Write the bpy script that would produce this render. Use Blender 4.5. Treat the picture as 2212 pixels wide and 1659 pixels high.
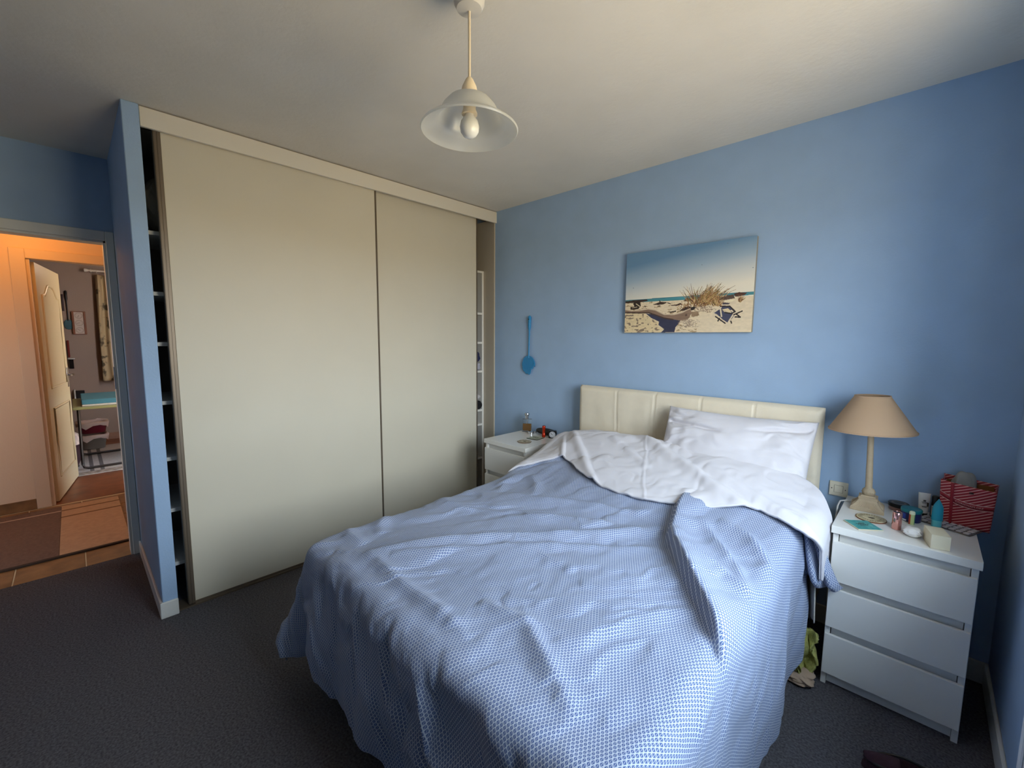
import bpy, bmesh, math, random
import numpy as np
from mathutils import Vector, Matrix

for o in list(bpy.data.objects):
    bpy.data.objects.remove(o, do_unlink=True)
SC = bpy.context.scene
COL = SC.collection
random.seed(7)
RNG = np.random.default_rng(11)

# ------------------------------------------------------------------ camera
def make_camera():
    yaw, pitch, roll = 0.7700, -0.1064, 0.0071
    f = Vector((-math.sin(yaw) * math.cos(pitch), math.cos(yaw) * math.cos(pitch), math.sin(pitch)))
    r = Vector((math.cos(yaw), math.sin(yaw), 0))
    u = r.cross(f)
    r2 = r * math.cos(roll) + u * math.sin(roll)
    u2 = -r * math.sin(roll) + u * math.cos(roll)
    cam = bpy.data.cameras.new('camera')
    cam.sensor_fit = 'HORIZONTAL'
    cam.sensor_width = 36.0
    cam.lens = 921.77 / 2212 * 36.0
    cam.clip_start = 0.02
    ob = bpy.data.objects.new('camera', cam)
    m = Matrix((r2, u2, -f)).transposed().to_4x4()
    m.translation = Vector((2.6975, -2.5855, 1.437))
    ob.matrix_world = m
    COL.objects.link(ob)
    SC.camera = ob
make_camera()

# ------------------------------------------------------------------ world, window daylight, exposure
SKY = (0.68, 0.82, 1.0)
HAZE = (0.95, 0.97, 1.0)
GROUND = (1.0, 0.80, 0.50)
SKY_STRENGTH, GROUND_STRENGTH = 5.2, 2.5
WX = 2.985                                   # inner face of the window wall
WIN_Y0, WIN_Y1, WIN_Z0, WIN_Z1 = -0.76, -1.98, 0.88, 2.14  # window opening
WT = 0.40                                    # wall thickness at the window
def make_world():
    w = bpy.data.worlds.new('daylight')
    SC.world = w
    w.use_nodes = True
    nt = w.node_tree
    nt.nodes.clear()
    out = nt.nodes.new('ShaderNodeOutputWorld')
    geo = nt.nodes.new('ShaderNodeTexCoord')
    sep = nt.nodes.new('ShaderNodeSeparateXYZ')
    nt.links.new(geo.outputs['Generated'], sep.inputs[0])
    ramp = nt.nodes.new('ShaderNodeValToRGB')       # sky: hazy horizon to blue zenith
    ramp.color_ramp.elements[0].position = 0.0
    ramp.color_ramp.elements[0].color = (*HAZE, 1)
    ramp.color_ramp.elements[1].position = 0.6
    ramp.color_ramp.elements[1].color = (*SKY, 1)
    nt.links.new(sep.outputs['Z'], ramp.inputs[0])
    sky = nt.nodes.new('ShaderNodeBackground')
    sky.inputs[1].default_value = SKY_STRENGTH
    nt.links.new(ramp.outputs[0], sky.inputs[0])
    gnd = nt.nodes.new('ShaderNodeBackground')      # sunlit sandy ground below the horizon
    gnd.inputs[0].default_value = (*GROUND, 1)
    gnd.inputs[1].default_value = GROUND_STRENGTH
    mr = nt.nodes.new('ShaderNodeMapRange')
    mr.inputs[1].default_value = -0.02
    mr.inputs[2].default_value = 0.02
    nt.links.new(sep.outputs['Z'], mr.inputs[0])
    mix = nt.nodes.new('ShaderNodeMixShader')
    nt.links.new(mr.outputs[0], mix.inputs[0])
    nt.links.new(gnd.outputs[0], mix.inputs[1])
    nt.links.new(sky.outputs[0], mix.inputs[2])
    nt.links.new(mix.outputs[0], out.inputs[0])
make_world()
def make_portal():
    l = bpy.data.lights.new('window_portal', 'AREA')
    l.shape = 'RECTANGLE'
    l.size = abs(WIN_Y1 - WIN_Y0)
    l.size_y = WIN_Z1 - WIN_Z0
    l.cycles.is_portal = True
    o = bpy.data.objects.new('window_portal', l)
    o.matrix_world = Matrix(((0, 0, 1, WX + WT - 0.01), (1, 0, 0, (WIN_Y0 + WIN_Y1) / 2), (0, 1, 0, (WIN_Z0 + WIN_Z1) / 2), (0, 0, 0, 1)))
    COL.objects.link(o)
make_portal()
def make_hall_portal():  # portal for the unseen window added as hall fill
    l = bpy.data.lights.new('hall_fill_portal', 'AREA')
    l.shape = 'RECTANGLE'; l.size = 0.33; l.size_y = 0.70
    l.cycles.is_portal = True
    o = bpy.data.objects.new('hall_fill_portal', l)
    o.matrix_world = Matrix(((1, 0, 0, -1.285), (0, 0, -1, -4.29), (0, 1, 0, 1.60), (0, 0, 0, 1)))
    COL.objects.link(o)
make_hall_portal()
SC.view_settings.view_transform = 'Standard'
SC.view_settings.look = 'None'
SC.view_settings.gamma = 1.0
SC.view_settings.use_curve_mapping = False
SC.view_settings.exposure = 2.32

# ------------------------------------------------------------------ materials
def lin(c):
    return tuple(((v / 255) / 12.92 if v / 255 <= 0.04045 else ((v / 255 + 0.055) / 1.055) ** 2.4) for v in c)
MATS = {}
def mat(name, rgb, rough=0.6, metal=0.0, var=0.0, vscale=40.0, bump=0.0, bscale=200.0, spec=0.5, emit=None, estr=0.0, trans=0.0, alpha=1.0, sheen=0.0, detail=3.0):
    if name in MATS:
        return MATS[name]
    m = bpy.data.materials.new(name)
    m.use_nodes = True
    nt = m.node_tree
    b = nt.nodes['Principled BSDF']
    c = lin(rgb)
    b.inputs['Base Color'].default_value = (*c, 1)
    b.inputs['Roughness'].default_value = rough
    b.inputs['Metallic'].default_value = metal
    b.inputs['Specular IOR Level'].default_value = spec
    b.inputs['Transmission Weight'].default_value = trans
    b.inputs['Alpha'].default_value = alpha
    if sheen:
        b.inputs['Sheen Weight'].default_value = sheen
    if emit:
        b.inputs['Emission Color'].default_value = (*lin(emit), 1)
        b.inputs['Emission Strength'].default_value = estr
    tc = nt.nodes.new('ShaderNodeTexCoord')
    if var:
        n = nt.nodes.new('ShaderNodeTexNoise')
        n.inputs['Scale'].default_value = vscale
        n.inputs['Detail'].default_value = detail
        nt.links.new(tc.outputs['Object'], n.inputs['Vector'])
        r = nt.nodes.new('ShaderNodeValToRGB')
        r.color_ramp.elements[0].position = 0.3
        r.color_ramp.elements[1].position = 0.7
        r.color_ramp.elements[0].color = (*[max(0, v * (1 - var)) for v in c], 1)
        r.color_ramp.elements[1].color = (*[min(1, v * (1 + var)) for v in c], 1)
        nt.links.new(n.outputs['Fac'], r.inputs[0])
        nt.links.new(r.outputs[0], b.inputs['Base Color'])
    if bump:
        n2 = nt.nodes.new('ShaderNodeTexNoise')
        n2.inputs['Scale'].default_value = bscale
        n2.inputs['Detail'].default_value = 4
        nt.links.new(tc.outputs['Object'], n2.inputs['Vector'])
        bp = nt.nodes.new('ShaderNodeBump')
        bp.inputs['Strength'].default_value = bump
        bp.inputs['Distance'].default_value = 0.004
        nt.links.new(n2.outputs['Fac'], bp.inputs['Height'])
        nt.links.new(bp.outputs[0], b.inputs['Normal'])
    MATS[name] = m
    return m
def node(nt, typ, **kw):
    n = nt.nodes.new(typ)
    for k, v in kw.items():
        setattr(n, k, v)
    return n
def math_node(nt, op, a, b=None, c=None):
    n = nt.nodes.new('ShaderNodeMath')
    n.operation = op
    for i, v in enumerate((a, b, c)):
        if v is None:
            continue
        if isinstance(v, (int, float)):
            n.inputs[i].default_value = v
        else:
            nt.links.new(v, n.inputs[i])
    return n.outputs[0]

M_BLUE = mat('blue_wall_paint', (158, 184, 215), 0.75, var=0.03, vscale=6, bump=0.15, bscale=120)
M_CEIL = mat('white_ceiling_paint', (226, 219, 208), 0.9, var=0.05, vscale=2.2, bump=0.35, bscale=45)
M_CARPET = mat('charcoal_carpet', (100, 97, 101), 0.97, var=0.45, vscale=130, bump=1.0, bscale=600, spec=0.1, detail=6)
M_TRIM = mat('white_gloss_trim', (222, 220, 214), 0.45, bump=0.1, bscale=60)
M_DOORPANEL = mat('cream_wardrobe_door', (213, 204, 184), 0.55, var=0.015, vscale=3)
M_FASCIA = mat('ivory_fascia', (226, 218, 203), 0.55)
M_PROFILE = mat('bronze_door_profile', (110, 97, 82), 0.4, metal=0.35)
M_SHELF = mat('white_shelf_board', (225, 222, 215), 0.5)
M_CLOSETIN = mat('closet_interior_paint', (150, 142, 130), 0.85)
M_CHEST = mat('white_foil_furniture', (232, 229, 223), 0.22, spec=0.5)
M_LEATHER = mat('cream_leather', (229, 217, 195), 0.5, var=0.03, vscale=14, bump=0.25, bscale=260)
M_SHEET = mat('white_cotton', (212, 208, 213), 0.85, bump=0.25, bscale=500, sheen=0.1)
M_MATT = mat('mattress_ticking', (214, 206, 194), 0.9, bump=0.3, bscale=300)
M_BASE = mat('beige_bed_base', (150, 140, 128), 0.9, bump=0.4, bscale=400)
M_BLACK = mat('black_plastic', (16, 16, 18), 0.35)
M_CHROME = mat('brushed_chrome', (210, 210, 212), 0.18, metal=1.0)
M_HALLWALL = mat('pale_hall_wall', (228, 205, 180), 0.85, bump=0.2, bscale=90)
M_HALLTRIM = mat('pale_hall_trim', (220, 200, 178), 0.6)
M_BROWNTILE = mat('brown_floor_tile', (134, 98, 62), 0.45, var=0.35, vscale=9, bump=0.2, bscale=40)
M_GROUT = mat('pale_grout', (206, 190, 156), 0.95)
M_WOODFLOOR = mat('red_brown_wood_floor', (126, 74, 46), 0.4, var=0.3, vscale=7)
M_FARWALL = mat('far_room_wall', (152, 132, 118), 0.9, bump=0.2, bscale=60)

# ------------------------------------------------------------------ mesh helpers
def new_obj(name, me, m=None, parent=None, smooth=False, loc=None):
    o = bpy.data.objects.new(name, me)
    COL.objects.link(o)
    if m is not None:
        me.materials.append(m)
    if smooth:
        for p in me.polygons:
            p.use_smooth = True
    if parent is not None:
        o.parent = parent
    if loc is not None:
        o.location = loc
    return o
def tag(o, label=None, cat=None, group=None, kind=None):
    if label: o['label'] = label
    if cat: o['category'] = cat
    if group: o['group'] = group
    if kind: o['kind'] = kind
    return o
def thing(name, label, cat, loc=(0, 0, 0), rz=0.0, group=None):
    o = bpy.data.objects.new(name, None)
    o.empty_display_size = 0.05
    o.location = loc
    o.rotation_euler = (0, 0, rz)
    COL.objects.link(o)
    return tag(o, label, cat, group)
class B:
    """collects shapes into one bmesh"""
    def __init__(s):
        s.bm = bmesh.new()
    def box(s, x0, x1, y0, y1, z0, z1, bev=0.0, seg=2, mtx=None):
        t = bmesh.new()
        bmesh.ops.create_cube(t, size=1.0)
        for v in t.verts:
            v.co = Vector(((x0 + x1) / 2 + v.co.x * (x1 - x0), (y0 + y1) / 2 + v.co.y * (y1 - y0), (z0 + z1) / 2 + v.co.z * (z1 - z0)))
        if bev:
            bmesh.ops.bevel(t, geom=list(t.edges), offset=bev, segments=seg, profile=0.6, affect='EDGES')
        return s.merge(t, mtx)
    def merge(s, t, mtx=None):
        if mtx is not None:
            bmesh.ops.transform(t, matrix=mtx, verts=t.verts)
        me = bpy.data.meshes.new('tmp')
        t.to_mesh(me)
        t.free()
        s.bm.from_mesh(me)
        bpy.data.meshes.remove(me)
        return s
    def lathe(s, prof, seg=32, cx=0, cy=0, cz=0, close=False, mtx=None):
        t = bmesh.new()
        rings = []
        for r, z in prof:
            if r < 1e-6:
                rings.append([t.verts.new((cx, cy, cz + z))])
            else:
                rings.append([t.verts.new((cx + r * math.cos(2 * math.pi * i / seg), cy + r * math.sin(2 * math.pi * i / seg), cz + z)) for i in range(seg)])
        for a, b in zip(rings[:-1], rings[1:]):
            for i in range(seg):
                j = (i + 1) % seg
                if len(a) == 1 and len(b) == 1:
                    continue
                if len(a) == 1:
                    t.faces.new((a[0], b[i], b[j]))
                elif len(b) == 1:
                    t.faces.new((a[i], b[0], a[j]))
                else:
                    t.faces.new((a[i], b[i], b[j], a[j]))
        bmesh.ops.recalc_face_normals(t, faces=t.faces)
        return s.merge(t, mtx)
    def tube(s, pts, r, seg=8, rs=None, mtx=None):
        t = bmesh.new()
        pts = [Vector(p) for p in pts]
        rings = []
        n = len(pts)
        up = Vector((0, 0, 1))
        for i, p in enumerate(pts):
            d = (pts[min(i + 1, n - 1)] - pts[max(i - 1, 0)]).normalized()
            ref = up if abs(d.dot(up)) < 0.95 else Vector((1, 0, 0))
            a = d.cross(ref).normalized()
            b = d.cross(a).normalized()
            rr = rs[i] if rs else r
            rings.append([t.verts.new(p + a * rr * math.cos(2 * math.pi * k / seg) + b * rr * math.sin(2 * math.pi * k / seg)) for k in range(seg)])
        for a, b in zip(rings[:-1], rings[1:]):
            for k in range(seg):
                t.faces.new((a[k], a[(k + 1) % seg], b[(k + 1) % seg], b[k]))
        t.faces.new(rings[0][::-1])
        t.faces.new(rings[-1])
        bmesh.ops.recalc_face_normals(t, faces=t.faces)
        return s.merge(t, mtx)
    def prism(s, poly, z0, z1, mtx=None, bev=0.0):
        t = bmesh.new()
        lo = [t.verts.new((x, y, z0)) for x, y in poly]
        hi = [t.verts.new((x, y, z1)) for x, y in poly]
        n = len(poly)
        t.faces.new(lo[::-1])
        t.faces.new(hi)
        for i in range(n):
            t.faces.new((lo[i], lo[(i + 1) % n], hi[(i + 1) % n], hi[i]))
        bmesh.ops.recalc_face_normals(t, faces=t.faces)
        if bev:
            bmesh.ops.bevel(t, geom=list(t.edges), offset=bev, segments=2, profile=0.6, affect='EDGES')
        return s.merge(t, mtx)
    def build(s, name, m=None, parent=None, smooth=False, loc=None):
        me = bpy.data.meshes.new(name)
        s.bm.to_mesh(me)
        s.bm.free()
        o = new_obj(name, me, m, parent, False, loc)
        if smooth:
            for p in me.polygons:
                p.use_smooth = True
            try:
                me.set_sharp_from_angle(angle=math.radians(40))
            except Exception:
                pass
        return o
def grid_mesh(name, P, uv=None, closed_u=False):
    """P: (nu, nv, 3) array of points"""
    nu, nv = P.shape[:2]
    me = bpy.data.meshes.new(name)
    idx = np.arange(nu * nv).reshape(nu, nv)
    if closed_u:
        a = idx; b = np.roll(idx, -1, axis=0)
        q = np.stack([a[:, :-1], b[:, :-1], b[:, 1:], a[:, 1:]], -1).reshape(-1, 4)
    else:
        q = np.stack([idx[:-1, :-1], idx[1:, :-1], idx[1:, 1:], idx[:-1, 1:]], -1).reshape(-1, 4)
    nf = len(q)
    me.vertices.add(nu * nv)
    me.vertices.foreach_set('co', np.ascontiguousarray(P, dtype=np.float32).ravel())
    me.loops.add(nf * 4)
    me.loops.foreach_set('vertex_index', q.astype(np.int32).ravel())
    me.polygons.add(nf)
    me.polygons.foreach_set('loop_start', np.arange(0, nf * 4, 4, dtype=np.int32))
    me.polygons.foreach_set('loop_total', np.full(nf, 4, dtype=np.int32))
    if uv is not None:
        l = me.uv_layers.new(name='UVMap')
        l.data.foreach_set('uv', np.ascontiguousarray(uv.reshape(-1, 2)[q.ravel()], dtype=np.float32).ravel())
    me.update()
    me.validate()
    return me
def vnoise(x, y, seed=0):
    """smooth value noise in [-1, 1]"""
    r = np.random.default_rng(seed)
    T = r.uniform(-1, 1, (64, 64))
    xi = np.floor(x).astype(int); yi = np.floor(y).astype(int)
    fx = x - xi; fy = y - yi
    fx = fx * fx * fx * (fx * (fx * 6 - 15) + 10); fy = fy * fy * fy * (fy * (fy * 6 - 15) + 10)
    g = lambda i, j: T[(i) % 64, (j) % 64]
    return (g(xi, yi) * (1 - fx) + g(xi + 1, yi) * fx) * (1 - fy) + (g(xi, yi + 1) * (1 - fx) + g(xi + 1, yi + 1) * fx) * fy
def fbm(x, y, seed=0, oct=4):
    s = np.zeros_like(x); a = 1.0; t = 0
    for k in range(oct):
        s += a * vnoise(x * 2 ** k + 3.7 * k, y * 2 ** k + 1.3 * k, seed + k); t += a; a *= 0.5
    return s / t
def sstep(a, b, x):
    t = np.clip((x - a) / (b - a), 0, 1)
    return t * t * (3 - 2 * t)
def text_mesh(body, size, depth=0.0004, spacing=1.0):
    cu = bpy.data.curves.new('lettering', 'FONT')
    cu.body = body
    cu.size = size
    cu.align_x = 'CENTER'
    cu.align_y = 'CENTER'
    cu.extrude = depth
    cu.space_character = spacing
    o = bpy.data.objects.new('lettering', cu)
    COL.objects.link(o)
    bpy.context.view_layer.update()
    me = bpy.data.meshes.new_from_object(o.evaluated_get(bpy.context.evaluated_depsgraph_get()))
    bpy.data.objects.remove(o, do_unlink=True)
    bpy.data.curves.remove(cu)
    return me

# ------------------------------------------------------------------ the room shell
H, L, TS, D = 2.5, 2.290, 0.0625, 0.97
YB = -4.1
def struct(o):
    return tag(o, kind='structure')
struct(B().box(-D, WX, YB, 0, -0.06, 0).build('floor', M_CARPET))
struct(B().box(-D - 0.1, WX + WT, YB - 0.1, 0.1, H, H + 0.08).build('ceiling', M_CEIL))
struct(B().box(-D - 0.1, WX + WT, 0, 0.1, -0.06, H).build('wall_back', M_BLUE))
struct(B().box(-D - 0.1, WX + WT, YB - 0.1, YB, -0.06, H).build('wall_front', M_BLUE))
DO_Y0, DO_Y1, DO_Z = -3.19, -2.393, 2.012            # bedroom doorway
b = B()
b.box(-D - 0.1, -D, YB, DO_Y0, 0, H); b.box(-D - 0.1, -D, DO_Y1, 0, 0, H); b.box(-D - 0.1, -D, DO_Y0, DO_Y1, DO_Z, H)
struct(b.build('wall_left', M_BLUE))
struct(B().box(-D, 0.0, -L - TS, -L, 0, H, 0.003, 1).build('wall_partition', M_BLUE))
b = B()
b.box(WX, WX + WT, WIN_Y0, 0, -0.06, H); b.box(WX, WX + WT, YB, WIN_Y1, -0.06, H)
b.box(WX, WX + WT, WIN_Y1, WIN_Y0, WIN_Z1, H); b.box(WX, WX + WT, WIN_Y1, WIN_Y0, -0.06, WIN_Z0)
struct(b.build('wall_right', M_BLUE))
# baseboards
struct(B().box(0.0, WX, -0.012, 0, 0, 0.095, 0.003, 1).build('baseboard_back', M_TRIM))
b = B()
b.box(-D, 0.011, -L - TS - 0.012, -L - TS, 0, 0.085, 0.003, 1)
b.box(0.0, 0.012, -L - TS - 0.012, -L, 0, 0.085, 0.003, 1)
struct(b.build('baseboard_partition', M_TRIM))
b = B(); b.box(WX - 0.012, WX, YB, -0.012, 0, 0.095, 0.003, 1)
struct(b.build('baseboard_right', M_TRIM))
struct(B().box(-D, WX, YB, YB + 0.012, 0, 0.095, 0.003, 1).build('baseboard_front', M_TRIM))
# bedroom doorway frame
tr = struct(B().box(-D, -D + 0.014, DO_Y1, -L - TS - 0.001, 0, 2.068, 0.003, 1).build('trim_1', M_TRIM))
B().box(-D, -D + 0.014, DO_Y0 - 0.045, DO_Y1, DO_Z, 2.068, 0.003, 1).build('head_architrave', M_TRIM, tr)
B().box(-D, -D + 0.014, DO_Y0 - 0.045, DO_Y0, 0, DO_Z, 0.003, 1).build('side_architrave', M_TRIM, tr)
b = B()
b.box(-D - 0.1, -D, DO_Y1 - 0.012, DO_Y1 + 0.002, 0, DO_Z); b.box(-D - 0.1, -D, DO_Y0, DO_Y0 + 0.012, 0, DO_Z); b.box(-D - 0.1, -D, DO_Y0, DO_Y1, DO_Z - 0.012, DO_Z + 0.002)
b.build('jamb_lining', M_TRIM, tr)
B().box(-D - 0.045, -D + 0.003, DO_Y1 - 0.016, DO_Y1 - 0.011, 1.10, 1.24, 0.001, 1).build('strike_plate', M_CHROME, tr)
# window in the right wall
win = struct(B().box(WX - 0.03, WX + 0.10, WIN_Y1 - 0.03, WIN_Y0 + 0.03, WIN_Z0 - 0.03, WIN_Z0, 0.004, 1).build('window_1', M_TRIM))
rd = thing('panel_radiator', 'white panel radiator on the right wall, its end showing at the picture edge', 'radiator', (WX - 0.001, -2.07, 0.0))
M_RAD = mat('radiator_enamel', (206, 210, 216), 0.4)
B().box(-0.105, -0.035, -0.65, 0.655, 0.12, 0.80, 0.008, 2).build('panel', M_RAD, rd)
for k in range(26):
    B().box(-0.1085, -0.104, -0.63 + k * 0.05, -0.605 + k * 0.05, 0.15, 0.77, 0.002, 1).build('rib', M_RAD, rd)
for y in (-0.5, 0.5):
    B().box(-0.035, 0.0, y - 0.02, y + 0.02, 0.2, 0.62).build('wall_bracket', M_RAD, rd)
    B().tube([(-0.07, y, 0.13), (-0.07, y, 0.0005)], 0.009).build('pipe', M_RAD, rd, True)
gm = bpy.data.materials.new('window_glass')
gm.use_nodes = True
nt = gm.node_tree
nt.nodes.clear()
o_ = node(nt, 'ShaderNodeOutputMaterial'); t_ = node(nt, 'ShaderNodeBsdfTransparent'); g_ = node(nt, 'ShaderNodeBsdfGlossy'); mx = node(nt, 'ShaderNodeMixShader')
t_.inputs[0].default_value = (0.95, 0.97, 0.96, 1); g_.inputs['Roughness'].default_value = 0.02; mx.inputs[0].default_value = 0.06
nt.links.new(t_.outputs[0], mx.inputs[1]); nt.links.new(g_.outputs[0], mx.inputs[2]); nt.links.new(mx.outputs[0], o_.inputs[0])
ym = (WIN_Y0 + WIN_Y1) / 2
for a, c in ((WIN_Y0, ym), (ym, WIN_Y1)):
    b = B()
    x0, x1 = WX + 0.17, WX + 0.22
    b.box(x0, x1, a - 0.05, a, WIN_Z0, WIN_Z1); b.box(x0, x1, c, c + 0.05, WIN_Z0, WIN_Z1)
    b.box(x0, x1, c, a, WIN_Z1 - 0.055, WIN_Z1); b.box(x0, x1, c, a, WIN_Z0, WIN_Z0 + 0.06)
    lf = b.build('window_leaf', M_TRIM, win)
    B().box(x0 + 0.022, x0 + 0.027, c + 0.045, a - 0.045, WIN_Z0 + 0.055, WIN_Z1 - 0.05).build('pane', gm, lf)

# ------------------------------------------------------------------ built-in sliding wardrobe
W = thing('sliding_wardrobe', 'built-in wardrobe with two cream sliding doors under an ivory fascia', 'wardrobe', (0, 0, 0))
B().box(-0.018, 0.0, -L + 0.001, -0.001, 2.405, 2.494, 0.002, 1).build('fascia', M_FASCIA, W)
B().box(-0.13, -0.02, -L + 0.001, -0.001, 2.44, 2.498).build('top_track', M_PROFILE, W)
B().box(-0.11, -0.012, -L + 0.001, -0.12, 0.0, 0.008).build('floor_track', M_PROFILE, W)
def sliding_door(y0, y1, x1, yl):
    d = B().box(x1 - 0.022, x1, y0, y1, 0.018, 2.43, 0.001, 1).build('sliding_door', M_DOORPANEL, W)
    B().box(x1 - 0.03, x1 + 0.006, y0 - 0.03, y0, 0.012, 2.43, 0.002, 1).build('edge_profile', M_PROFILE, d)
    B().box(x1 - 0.03, x1 + 0.003, y1, y1 + 0.012, 0.012, 2.43, 0.002, 1).build('edge_profile', M_PROFILE, d)
    for k in range(2):
        B().box(x1 + 0.006, x1 + 0.009, y0 - 0.026 + 0.012 * k, y0 - 0.020 + 0.012 * k, 0.012, 2.43).build('profile_rib', M_PROFILE, d)
    B().box(x1 - 0.02, x1 + 0.002, y0, y1, 0.008, 0.02).build('bottom_rail', M_PROFILE, d)
    return d
sliding_door(-2.215, -1.105, -0.028, 0)
sliding_door(-1.085, -0.172, -0.070, 0)
B().box(-0.62, -0.02, -0.012, -0.001, 0, 2.44).build('jamb_lining', mat('beige_jamb', (196, 184, 164), 0.7), W)
B().box(-0.66, -0.64, -L + 0.002, -0.002, 0, 2.44).build('back_panel', M_CLOSETIN, W)
B().box(-0.55, -0.152, -0.034, -0.013, 0.0, 2.02, 0.001, 1).build('side_panel', M_SHELF, W)
B().box(-0.55, -0.152, -0.60, -0.58, 0.0, 2.02, 0.001, 1).build('side_panel', M_SHELF, W)
for z in (2.02, 1.66, 1.405, 1.15, 0.67, 0.36):
    B().box(-0.55, -0.15, -0.58, -0.034, z - 0.018, z, 0.001, 1).build('shelf', M_SHELF, W)
for z in (1.96, 1.66, 1.405, 1.10, 0.80, 0.52, 0.22):
    B().box(-0.60, -0.13, -L + 0.003, -1.75, z - 0.02, z, 0.001, 1).build('shelf', M_SHELF, W)
B().box(-0.60, -0.13, -1.75, -1.73, 0, 1.96).build('partition', M_SHELF, W)

def cloth_lump(name, label, cat, loc, size, rgb, seed, group=None):
    n = 72
    u = np.linspace(0, 2 * np.pi, n, endpoint=False); v = np.linspace(0, np.pi, 40)
    U, V = np.meshgrid(u, v, indexing='ij')
    r = 1 + (0.30 * fbm(np.cos(U) * 2.4 + 5, np.sin(U) * 2.4 + V * 2.2, seed, 4) + 0.05 * np.sin(7 * U + 4 * V + seed)) * np.sin(V)
    X = np.sign(np.cos(U)) * np.abs(np.cos(U)) ** 0.7 * np.sin(V) ** 0.6 * r * size[0] / 2
    Y = np.sign(np.sin(U)) * np.abs(np.sin(U)) ** 0.7 * np.sin(V) ** 0.6 * r * size[1] / 2
    Z = size[2] / 2 - np.cos(V) * size[2] / 2 * (1 + 0.15 * np.sin(3 * U + seed) * np.sin(V))
    Z = np.maximum(Z, 0)
    me = grid_mesh(name, np.stack([X, Y, Z], -1), closed_u=True)
    o = new_obj(name, me, mat('cloth_%s_%d' % (name, seed), rgb, 0.9, bump=0.3, bscale=300), smooth=True, loc=loc)
    return tag(o, label, cat, group)
cloth_lump('folded_garment', 'small dark garment on the top shelf of the wardrobe gap', 'clothing', (-0.22, -0.12, 2.021), (0.12, 0.09, 0.09), (30, 28, 34), 1)
cloth_lump('folded_garment', 'folded white cloth on the second wardrobe shelf beside the blue wall', 'clothing', (-0.21, -0.12, 1.661), (0.11, 0.10, 0.035), (225, 222, 216), 2)
cloth_lump('folded_garment', 'dark purple garment on the third wardrobe shelf', 'clothing', (-0.23, -0.12, 1.406), (0.12, 0.09, 0.15), (40, 34, 66), 3)
cloth_lump('folded_garment', 'navy blue garment hanging out of the wardrobe shelves', 'clothing', (-0.185, -0.095, 1.222), (0.10, 0.07, 0.10), (38, 44, 84), 4)
cloth_lump('folded_garment', 'pale grey cloth under the navy garment on the shelf', 'clothing', (-0.19, -0.09, 1.151), (0.11, 0.08, 0.07), (178, 178, 192), 5)
cloth_lump('rolled_socks', 'black rolled sock bundle at the shelf edge', 'clothing', (-0.175, -0.09, 0.801), (0.10, 0.09, 0.08), (22, 22, 26), 6)
cloth_lump('folded_garment', 'pale folded cloth above the black sock bundle', 'clothing', (-0.20, -0.09, 0.882), (0.11, 0.08, 0.06), (190, 186, 186), 9)
# a board under the last two, as in the photo
B().box(-0.55, -0.15, -0.58, -0.034, 0.782, 0.80, 0.001, 1).build('shelf', M_SHELF, W)
pb = cloth_lump('plastic_bag', 'clear plastic packing on the top shelf at the left wardrobe gap', 'bag', (-0.26, -2.17, 1.961), (0.26, 0.20, 0.30), (120, 114, 104), 8)
cloth_lump('folded_garment', 'brown garment under the plastic packing at the left wardrobe gap', 'clothing', (-0.26, -1.97, 1.961), (0.20, 0.13, 0.16), (90, 72, 58), 7)

# ------------------------------------------------------------------ hall and far room behind the doorway
HX = -2.52
FX = -5.40
hall = struct(B().box(HX, -D, -4.2, -1.4, -0.06, -0.003).build('floor_hall', M_GROUT))
ts, gap = 0.298, 0.006
tme = B().box(-ts / 2, ts / 2, -ts / 2, ts / 2, -0.012, 0.0, 0.002, 1).build('tile', M_BROWNTILE, hall)
first = True
ix = 0
for i in range(5):
    for j in range(9):
        cx = -0.972 - ts / 2 - i * (ts + gap)
        cy = -1.40 - ts / 2 - j * (ts + gap) - 0.003
        if cx - ts / 2 < HX:
            continue
        o = tme if first else bpy.data.objects.new('tile', tme.data)
        if not first:
            COL.objects.link(o); o.parent = hall
        first = False
        o.location = (cx, cy, 0.0)
# threshold strip of tile inside the doorway is part of the row nearest the bedroom
struct(B().box(HX - 0.08, -D - 0.1, -4.3, -1.3, H, H + 0.08).build('ceiling_hall', M_HALLWALL))
FD_Y0, FD_Y1, FD_Z = -2.79, -1.98, 2.045
b = B()
b.box(HX - 0.08, HX, -4.2, FD_Y0, 0, H); b.box(HX - 0.08, HX, FD_Y1, -1.3, 0, H); b.box(HX - 0.08, HX, FD_Y0, FD_Y1, FD_Z, H)
struct(b.build('wall_hall', M_HALLWALL))
struct(B().box(HX, -D - 0.1, -1.4, -1.3, 0, H).build('wall_hall_end', M_HALLWALL))
b = B()
b.box(HX - 0.08, -1.45, -4.3, -4.2, 0, H); b.box(-1.12, -D - 0.1, -4.3, -4.2, 0, H); b.box(-1.45, -1.12, -4.3, -4.2, 0, 1.25); b.box(-1.45, -1.12, -4.3, -4.2, 1.95, H)
struct(b.build('wall_hall_front', M_HALLWALL))
w2 = struct(B().box(-1.45, -1.12, -4.27, -4.23, 1.25, 1.28).build('hall_fill_window', M_HALLTRIM))  # unseen window, added to bring neutral daylight fill into the hall
b = B(); b.box(-1.45, -1.42, -4.27, -4.23, 1.28, 1.95); b.box(-1.15, -1.12, -4.27, -4.23, 1.28, 1.95); b.box(-1.42, -1.15, -4.27, -4.23, 1.92, 1.95)
b.build('window_leaf', M_HALLTRIM, w2)
B().box(-1.42, -1.15, -4.252, -4.248, 1.28, 1.92).build('pane', gm, w2)
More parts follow.
